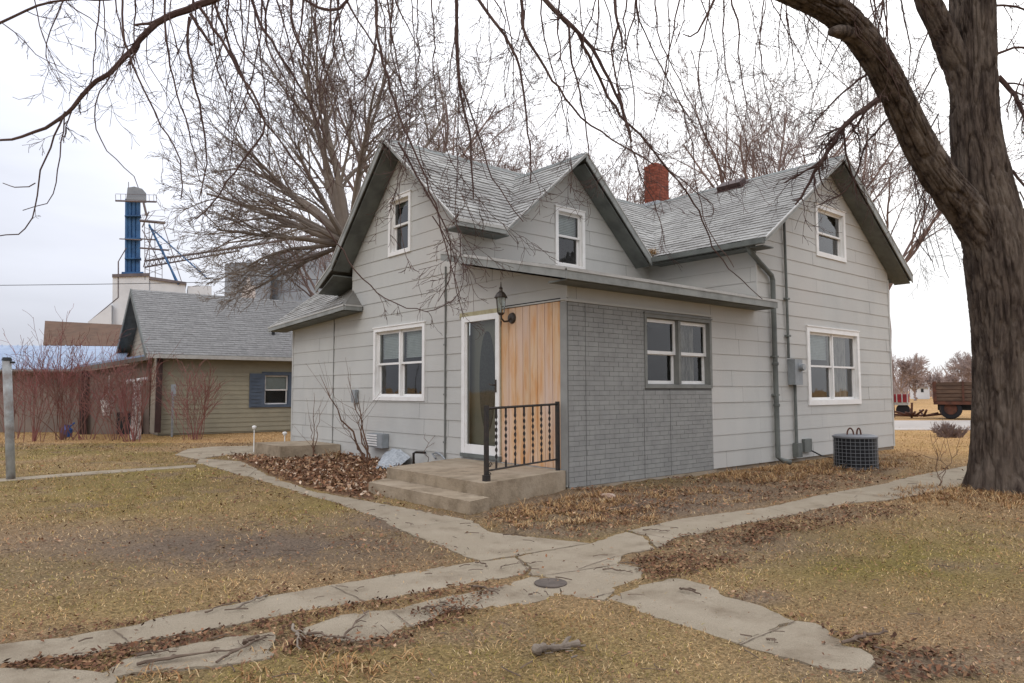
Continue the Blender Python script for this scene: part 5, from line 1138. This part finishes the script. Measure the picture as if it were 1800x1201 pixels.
m.build('catwalk', 'steel', el)
m = MB(); bar((262, 395), (314, 500), 3.6); bar((262, 398), (365, 490), 2.4); bar((282, 430), (310, 498), 2.2); m.build('spout', 'elevblue', el)
m = MB(); bar((254, 459), (420, 435), 4, 1); bar((254, 470), (420, 441), 3, 1); bar((420, 435), (560, 412), 5, 6);
for k in range(22): x = 256+k*7.6; bar((x, 459-k*1.1), (x+3.8, 469-k*1.3), 1.2, 1); bar((x+3.8, 469-k*1.3), (x+7.6, 458-k*1.1), 1.2, 1)
 
for k in range(12): x = 262+k*18; bar((x, 462-k*2.6), (x+9, 452-k*2.6), 1)
m.build('conveyor', 'steel', el)
for (x0, x1, yt, dd, lab) in ((393, 470, 466, 105, 'grey steel bin with peaked top left of the bare tree limbs'), (470, 600, 452, 112, 'wider grey steel bin half hidden by the left gable tree')):
    c_ = at((x0+x1)/2, 690, dd); c_[2] = 0; R0 = (x1-x0)/2/1241*dd; H0 = at(400, yt, dd)[2]
    b_ = thing('steel_bin', lab, 'grain bin', c_, 'grain bins beside the elevator')
    m = MB(); m.lathe(c_, [(R0, 0), (R0, H0)], 32); m.build('bin_wall', 'bin', b_, smooth=False)
    m = MB(); m.lathe(c_, [(R0*1.02, H0), (R0*.1, H0+R0*.22), (R0*.08, H0+R0*.32)], 32); m.build('bin_roof', 'bin', b_)
c_ = at(436, 560, 60); m = MB(); fe = FE*.6; m.slab([at(426, 700, 60), at(448, 700, 60), at(449, 503, 60), at(440, 500, 60), at(439, 487, 60), at(435, 487, 60), at(434, 499, 60), at(426, 505, 60)], fe); tag(m.build('white_chimney', 'speck'), 'mottled white chimney stack peeping over the garage roof', 'chimney')
# power line
m = MB(); m.tube([at(-200+k*60, 503-k*1.0+3*math.sin(k*PI/14), 40) for k in range(15)], .018, 5); tag(m.build('power_line', 'cable'), 'thin black power line crossing the sky at left', 'cable')
# leaning pale post
m = MB(); p0 = gnd(20, 842); p1 = on(12, 632, 'z', 0) if False else at(12, 634, depth_of(p0)); r_ = 7.0/1241*depth_of(p0); m.tube([p0-(0, 0, .1), p0*.5+p1*.5, p1], r_, 14)
po = thing('post', 'pale grey metal clothesline post leaning slightly at far left', 'post', p0); m.build('shaft', 'postpaint', po, smooth=True)
m = MB(); m.tube([p1, p1+(0, 0, .05)], [r_*1.15, r_*.9], 12); m.tube([p1-rt*.02+(0, 0, -.02), p1+rt*.12+(0, 0, -.03)], .018, 6); m.build('cap', 'dark', po)

# ---- red-stem shrubs
def shrub(px_, py_, pt, spread, lab, seed, stems=16, matn='redstem', dens=3, name='shrub', grp='leafless red-stemmed shrubs', rs_=.0095):
    b = gnd(px_, py_); dp = depth_of(b); H = (py_-pt)/1241*dp; R = random.Random(seed); T = Tree(seed); P = dict(wob=.09, trop=(.04, .05, .04), taper=.7, rmin=.0042, lv=2, kids=(dens+3, dens), t0=(.3, .2), ang=(.25, .75), len=(.35, .6), rr=.6, seg=.25)
    for k in range(int(stems*(.95 if name == 'shrub' else 1))):
        a = R.random()*2*PI; s = R.random()*spread; o_ = b+np.array((math.cos(a), math.sin(a), 0))*R.random()*.28; T.branch(o_-(0, 0, .05), (math.cos(a)*s, math.sin(a)*s, 1), H*R.uniform(.6 if name == 'shrub' else .25, 1.0), rs_*R.uniform(.7, 1.3), 0, P)
    return tag(T.mb.build(name, matn), lab, 'shrub', grp)
shrub(30, 770, 640, .5, 'red-twigged shrub behind the leaning post', 201, 14)
shrub(58, 775, 610, .4, 'tall red-twigged shrub just right of the post', 202, 14)
shrub(110, 772, 590, .55, 'tall wide red-twigged shrub before the long shed', 203, 22)
shrub(150, 772, 640, .6, 'brown-red shrub at the lean-to corner post', 204, 12)
shrub(235, 775, 625, .5, 'dense red shrub around the speckled pillar', 205, 24)
shrub(205, 772, 650, .55, 'thin red shrub by the hanging white pail', 207, 12)
shrub(340, 772, 650, .7, 'spreading red shrub in front of the olive garage wall', 206, 20)
# speckled pillar, small white things
p = gnd(238, 772); dp = depth_of(p); m = MB(); k_ = dp/1241
m.tube([p, p+(0, 0, 98*k_)], [9*k_, 6*k_], 10); pl = thing('speckled_pillar', 'peeling white T-shaped birdbath pillar inside the red shrub', 'pillar', p); m.build('column', 'speck', pl)
m = MB(); top = p+np.array((0, 0, 100*k_)); m.tube([top-rt*18*k_, top+rt*18*k_+(0, 0, 5*k_)], 4*k_, 8); m.build('crossbar', 'speck', pl)
p = at(190, 715, 20.5); m = MB(); m.lathe(p-(0, 0, .25), [(.14, 0), (.2, .42), (.21, .44)], 14); m.tube([p+rt*.2+(0, 0, .18), p+(0, 0, .42), p-rt*.2+(0, 0, .18)], .012, 5)
m.tube([p+(0, 0, .42), p+(0, 0, .9)], .01, 5); tag(m.build('white_pail', 'speck'), 'mottled white pail hanging among red twigs', 'pail')
m = MB(); p = gnd(116, 768); m.lathe(p, [(.16, 0), (.17, .22), (.08, .3), (.06, .36)], 14); m.tube([p+(0, 0, .3)+rt*.1, p+(0, 0, .42)+rt*.24], .025, 8); tag(m.build('blue_jug', 'blue'), 'blue plastic jug under the tall red shrub', 'jug')
p = gnd(302, 768); k_ = depth_of(p)/1241; mp_ = thing('meter_post', 'grey utility meter on a slim post before the olive wall', 'utility post', p)
m = MB(); m.tube([p, p+(0, 0, 72*k_)], .035, 8); m.build('pole', 'galv', mp_)
m = MB(); q = p+np.array((0, 0, 72*k_)); m.slab([q-rt*4*k_, q+rt*5*k_, q+rt*5*k_+(0, 0, 20*k_), q-rt*4*k_+(0, 0, 20*k_)], FE*.12); m.build('meter', 'greybox', mp_)
for px_, py_, h_, lab in ((446, 800, 49, 'short white solar path light left of the stoop'), (500, 795, 36, 'white solar path light by the house corner')):
    p = gnd(px_, 795); k_ = depth_of(p)/1241; m = MB(); m.tube([p, p+(0, 0, h_*k_*.9)], .012, 6); m.lathe(p+(0, 0, h_*k_*.82), [(.03, 0), (.05, .04), (.05, .05), (.045, .07), (.015, .08)], 12)
    tag(m.build('garden_light', 'white'), lab, 'garden light')
# far stoop
sf = thing('far_stoop', 'low square concrete stoop by the far house corner', 'stoop', gnd(490, 800))
A_, B_, C_ = gnd(448, 800), gnd(493, 806), gnd(600, 803)
zst = .28; m = MB(); a3, b3, c3 = on(448, 778, 'z', zst), on(493, 785, 'z', zst), on(598, 781, 'z', zst); d3 = a3+(c3-b3); m.slab([(*q[:2], -.1) for q in (a3, b3, c3, d3)], (0, 0, zst+.1)); m.build('slab', 'stepside', sf)
# saplings and weeds at the wall
def weed(px_, py_, tips, w, lab, matn='brownstem', seed=1, name='weed', cat='plant', grp=None):
    b = gnd(px_, py_); dp = depth_of(b); m = MB(); R = random.Random(seed)
    for (tx, ty, ww) in tips:
        e = at(tx, ty, dp+R.uniform(-.1, .1)); pts = [b*(1-t)+e*t+np.array((R.gauss(0, .012), R.gauss(0, .012), .0))+rt*.06*math.sin(t*PI)*R.uniform(-1, 1) for t in np.linspace(0, 1, 9)]; m.tube(pts, np.linspace(ww/2/F*dp, .003, 9), 6)
        for _ in range(5 if name == 'sapling' else 2):
            k = R.randint(3, 7); dd = pts[k]-pts[k-1]; dd /= np.linalg.norm(dd); sd = rt*R.uniform(-1, 1)+up*R.uniform(-.3, .8); m.tube([pts[k], pts[k]+(dd*.6+sd*.6)*R.uniform(.12, .35), pts[k]+(dd*1.0+sd*.8)*R.uniform(.3, .5)], [.0035, .0028, .0018], 4)
    return tag(m.build(name, matn), lab, cat, grp)
weed(650, 819, [(560, 658, 5), (610, 662, 3), (628, 690, 4), (600, 740, 3), (625, 700, 3)], 1, 'forked bare sapling against the wall left of the double window', seed=3, name='sapling', cat='sapling')
weed(552, 808, [(552, 690, 2), (560, 720, 2), (545, 745, 2)], 1, 'thin straight weed stems beside the far stoop', seed=5)
weed(1652, 856, [(1648, 770, 1.4), (1662, 782, 1.4), (1684, 790, 1.4)], 1, 'slender dry weeds growing left of the big trunk', seed=8)
weed(751, 830, [(749, 762, 1.5)], 1, 'single small weed stem beside the hose', seed=9)
# dead bush by the road
shrub(1671, 768, 742, 1.3, 'low dead grey bush near the pale road', 301, 60, 'bgbark2', 4, 'dead_bush', None, .02)

# ================================================================== RIGHT BACKGROUND
DT = 33.; gw = thing('grain_truck', 'weathered brown slatted grain box truck parked beyond the road', 'truck', at(1715, 735, DT)*np.array((1, 1, 0)))
FR2 = ray(1680, 690)*np.array((1, 1, 0)); FR2 = FR2/np.linalg.norm(FR2); X3 = np.array((FR2[1], -FR2[0], 0))
o3 = at(1643, 705, DT); 
FT = Frame((o3[0], o3[1], 0), X3, (0, 0, 1), -FR2); zT = lambda y: at(1700, y, DT)[2]; WT = 4.9
m = MB(); z = zT(705); zt_ = zT(672); n = 5; h = (zt_-z)/n
for k in range(n): m.fbox(FT, 0, WT, z+k*h+.015, z+(k+1)*h-.01, -2.2, 0); 
m.build('box_boards', 'boxwood', gw)
m = MB(); m.fbox(FT, .02, WT-.02, z, zt_, -2.15, -.04)
for u in (0, 1.1, 2.3, 3.5, WT-.1): m.fbox(FT, u, u+.08, z-.02, zt_+.03, -.0, .06)
m.fbox(FT, -.06, 0, z-.05, zt_+.03, -2.2, .05); m.fbox(FT, -.05, WT, z-.16, z-.01, -2.1, .03); m.build('box_frame', 'rust', gw)
for u in (.62, 2.55, 3.6):
    for n0 in (-.35, -2.1):
        c0 = FT.P(u, .47, n0); m = MB(); prof = [(.28, 0), (.44, .02), (.47, .08), (.47, .22), (.44, .28), (.28, .3)]; i0 = len(m.v)
        for r, t in prof:
            for j in range(22): a = 2*PI*j/22; m.v.append(tuple(c0+X3*r*math.cos(a)+np.array((0, 0, r*math.sin(a)))+(-FR2)*t))
        for k in range(len(prof)-1):
            for j in range(22): j2 = (j+1) % 22; m.f.append((i0+k*22+j, i0+k*22+j2, i0+(k+1)*22+j2, i0+(k+1)*22+j))
        wh = m.build('wheel', 'tyre', gw); m = MB(); m.tube([c0-FR2*.06, c0-FR2*.24], .27, 14); m.build('rim', 'rust', wh)
m = MB(); m.fbox(FT, .1, 4.6, .4, .86, -1.9, -.45); m.build('chassis', 'dark', gw)
DR = 37.; rw = thing('red_wagon', 'faded red farm wagon partly hidden by the house corner', 'wagon', at(1570, 718, DR)*np.array((1, 1, 0)))
o3 = at(1548, 705, DR); FRM = Frame((o3[0], o3[1], 0), X3, (0, 0, 1), -FR2); zR = lambda y: at(1580, y, DR)[2]; WR = 42/1241*DR
m = MB(); m.fbox(FRM, 0, WR, zR(707), zR(693), -1.5, 0); m.build('body', 'redpaint', rw)
m = MB()
for k in range(6): m.fbox(FRM, k*WR/5.2, k*WR/5.2+.05, zR(709), zR(692), 0, .04)
m.fbox(FRM, 0, WR, zR(712), zR(708), -1.4, .0); m.build('frame', 'drip', rw)
for u in (.3, WR-.25):
    m = MB(); c0 = FRM.P(u, .32, -.1); m.tube([c0, c0+FR2*.22], .32, 18); m.build('wheel', 'tyre', rw)
# junk pile between
m = MB(); R = random.Random(4)
for k in range(14): p = at(1600+R.uniform(0, 26), 722, 34)*np.array((1, 1, 0)); d_ = np.array((R.gauss(0, 1), R.gauss(0, 1), R.uniform(0, .6)))*.5; m.tube([p+(0, 0, .1), p+d_+(0, 0, .15)], .05, 5)
m.tube([at(1602, 722, 34)*np.array((1, 1, 0)), at(1603, 708, 34)], .05, 5)
tag(m.build('scrap_heap', 'rust'), 'low heap of rusty scrap between red wagon and truck', 'scrap')
DH = 105.; fh = thing('far_house', 'tiny pale farmhouse with grey roof on the horizon', 'house', at(1610, 695, DH)*np.array((1, 1, 0)))
o3 = at(1600, 695, DH); FH = Frame((o3[0], o3[1], 0), X3, (0, 0, 1), -FR2); u = lambda p: p/1241*DH; zH = lambda y: at(1610, y, DH)[2]
m = MB(); m.fbox(FH, 0, u(28), 0, zH(680), -5, 0); m.build('wall', 'elev', fh)
m = MB(); m.slab([FH.P(-u(1), zH(681), .2), FH.P(u(29), zH(681), .2), FH.P(u(22), zH(668), -2.5), FH.P(u(6), zH(668), -2.5)], (0, 0, -.1)); m.slab([FH.P(-u(1), zH(681), -5.2), FH.P(u(29), zH(681), -5.2), FH.P(u(22), zH(668), -2.5), FH.P(u(6), zH(668), -2.5)], (0, 0, -.1)); m.build('roof', 'greyroof', fh)
for uu in (.5, 1.4): m = MB(); m.fbox(FH, uu, uu+.35, 1.0, 1.5, 0, .03); m.build('window', 'dark', fh)

# ================================================================== LIGHT
w = bpy.data.worlds.new('World'); scene.world = w; w.use_nodes = True; N = w.node_tree.nodes; L = w.node_tree.links; bg = N['Background']
sky = N.new('ShaderNodeTexSky'); sky.sky_type = 'NISHITA'; sky.sun_disc = False; sky.sun_elevation = math.radians(38); sky.sun_rotation = math.radians(240); sky.air_density = 1.5; sky.dust_density = 4
bg.inputs['Strength'].default_value = .10
tc = N.new('ShaderNodeTexCoord'); sp = N.new('ShaderNodeSeparateXYZ'); L.new(tc.outputs['Generated'], sp.inputs[0])
mp = N.new('ShaderNodeMapping'); mp.inputs['Scale'].default_value = (1.2, 1.2, 5.0); L.new(tc.outputs['Generated'], mp.inputs[0])
nz = N.new('ShaderNodeTexNoise'); nz.inputs['Scale'].default_value = 2.2; nz.inputs['Detail'].default_value = 5; nz.inputs['Roughness'].default_value = .5; L.new(mp.outputs[0], nz.inputs[0])
# cloud deck: brighter overhead than at the horizon, thin patches showing cool sky
cr = N.new('ShaderNodeMapRange'); cr.inputs[1].default_value = 0; cr.inputs[2].default_value = .9; cr.inputs[3].default_value = 7.4; cr.inputs[4].default_value = 20.; L.new(sp.outputs[2], cr.inputs[0])
# side of the sky nearer the sun is brighter
dt = N.new('ShaderNodeVectorMath'); dt.operation = 'DOT_PRODUCT'; br = fwx*.72+dirx*.6; dt.inputs[1].default_value = (float(br[0]), float(br[1]), .35); L.new(tc.outputs['Generated'], dt.inputs[0])
dm = N.new('ShaderNodeMapRange'); dm.inputs[1].default_value = .1; dm.inputs[2].default_value = 1.; dm.inputs[3].default_value = .87; dm.inputs[4].default_value = 1.45; L.new(dt.outputs['Value'], dm.inputs[0])
n2 = N.new('ShaderNodeMapRange'); n2.inputs[1].default_value = .3; n2.inputs[2].default_value = .7; n2.inputs[3].default_value = .90; n2.inputs[4].default_value = 1.08; L.new(nz.outputs[0], n2.inputs[0])
m1 = N.new('ShaderNodeMath'); m1.operation = 'MULTIPLY'; L.new(cr.outputs[0], m1.inputs[0]); L.new(dm.outputs[0], m1.inputs[1])
m2 = N.new('ShaderNodeMath'); m2.operation = 'MULTIPLY'; L.new(m1.outputs[0], m2.inputs[0]); L.new(n2.outputs[0], m2.inputs[1])
tint = N.new('ShaderNodeMix'); tint.data_type = 'RGBA'; tint.inputs[6].default_value = (.90, .93, 1.04, 1); tint.inputs[7].default_value = (1., 1., 1.0, 1); L.new(n2.outputs[0], tint.inputs[0])
tm = N.new('ShaderNodeMapRange'); tm.inputs[1].default_value = .35; tm.inputs[2].default_value = 1.; L.new(dt.outputs['Value'], tm.inputs[0]); L.new(tm.outputs[0], tint.inputs[0])
sc_ = N.new('ShaderNodeVectorMath'); sc_.operation = 'SCALE'; L.new(tint.outputs[2], sc_.inputs[0]); L.new(m2.outputs[0], sc_.inputs['Scale'])
mx = N.new('ShaderNodeMix'); mx.data_type = 'RGBA'; mx.inputs[0].default_value = .93; L.new(sky.outputs[0], mx.inputs[6]); L.new(sc_.outputs[0], mx.inputs[7]); L.new(mx.outputs[2], bg.inputs['Color'])
sd = bpy.data.lights.new('sun', 'SUN'); sd.energy = .8; sd.angle = math.radians(25); sd.color = (1, .96, .9); so_ = bpy.data.objects.new('sun', sd); COL.objects.link(so_)
el_, az = math.radians(38), math.radians(240)
# sun_rotation turns clockwise from +Y; direction towards the sun
sdv = Vector((math.sin(az)*math.cos(el_), math.cos(az)*math.cos(el_), math.sin(el_))); so_.rotation_euler = sdv.to_track_quat('Z', 'Y').to_euler()
scene.view_settings.view_transform = 'Standard'; scene.view_settings.look = 'None'; scene.view_settings.gamma = 1; scene.view_settings.exposure = 0.
scene.render.film_transparent = False
scene.cycles.max_bounces = 6; scene.cycles.transparent_max_bounces = 8
print('verts', sum(len(o.data.vertices) for o in scene.objects if o.type == 'MESH'), 'objs', len(scene.objects))
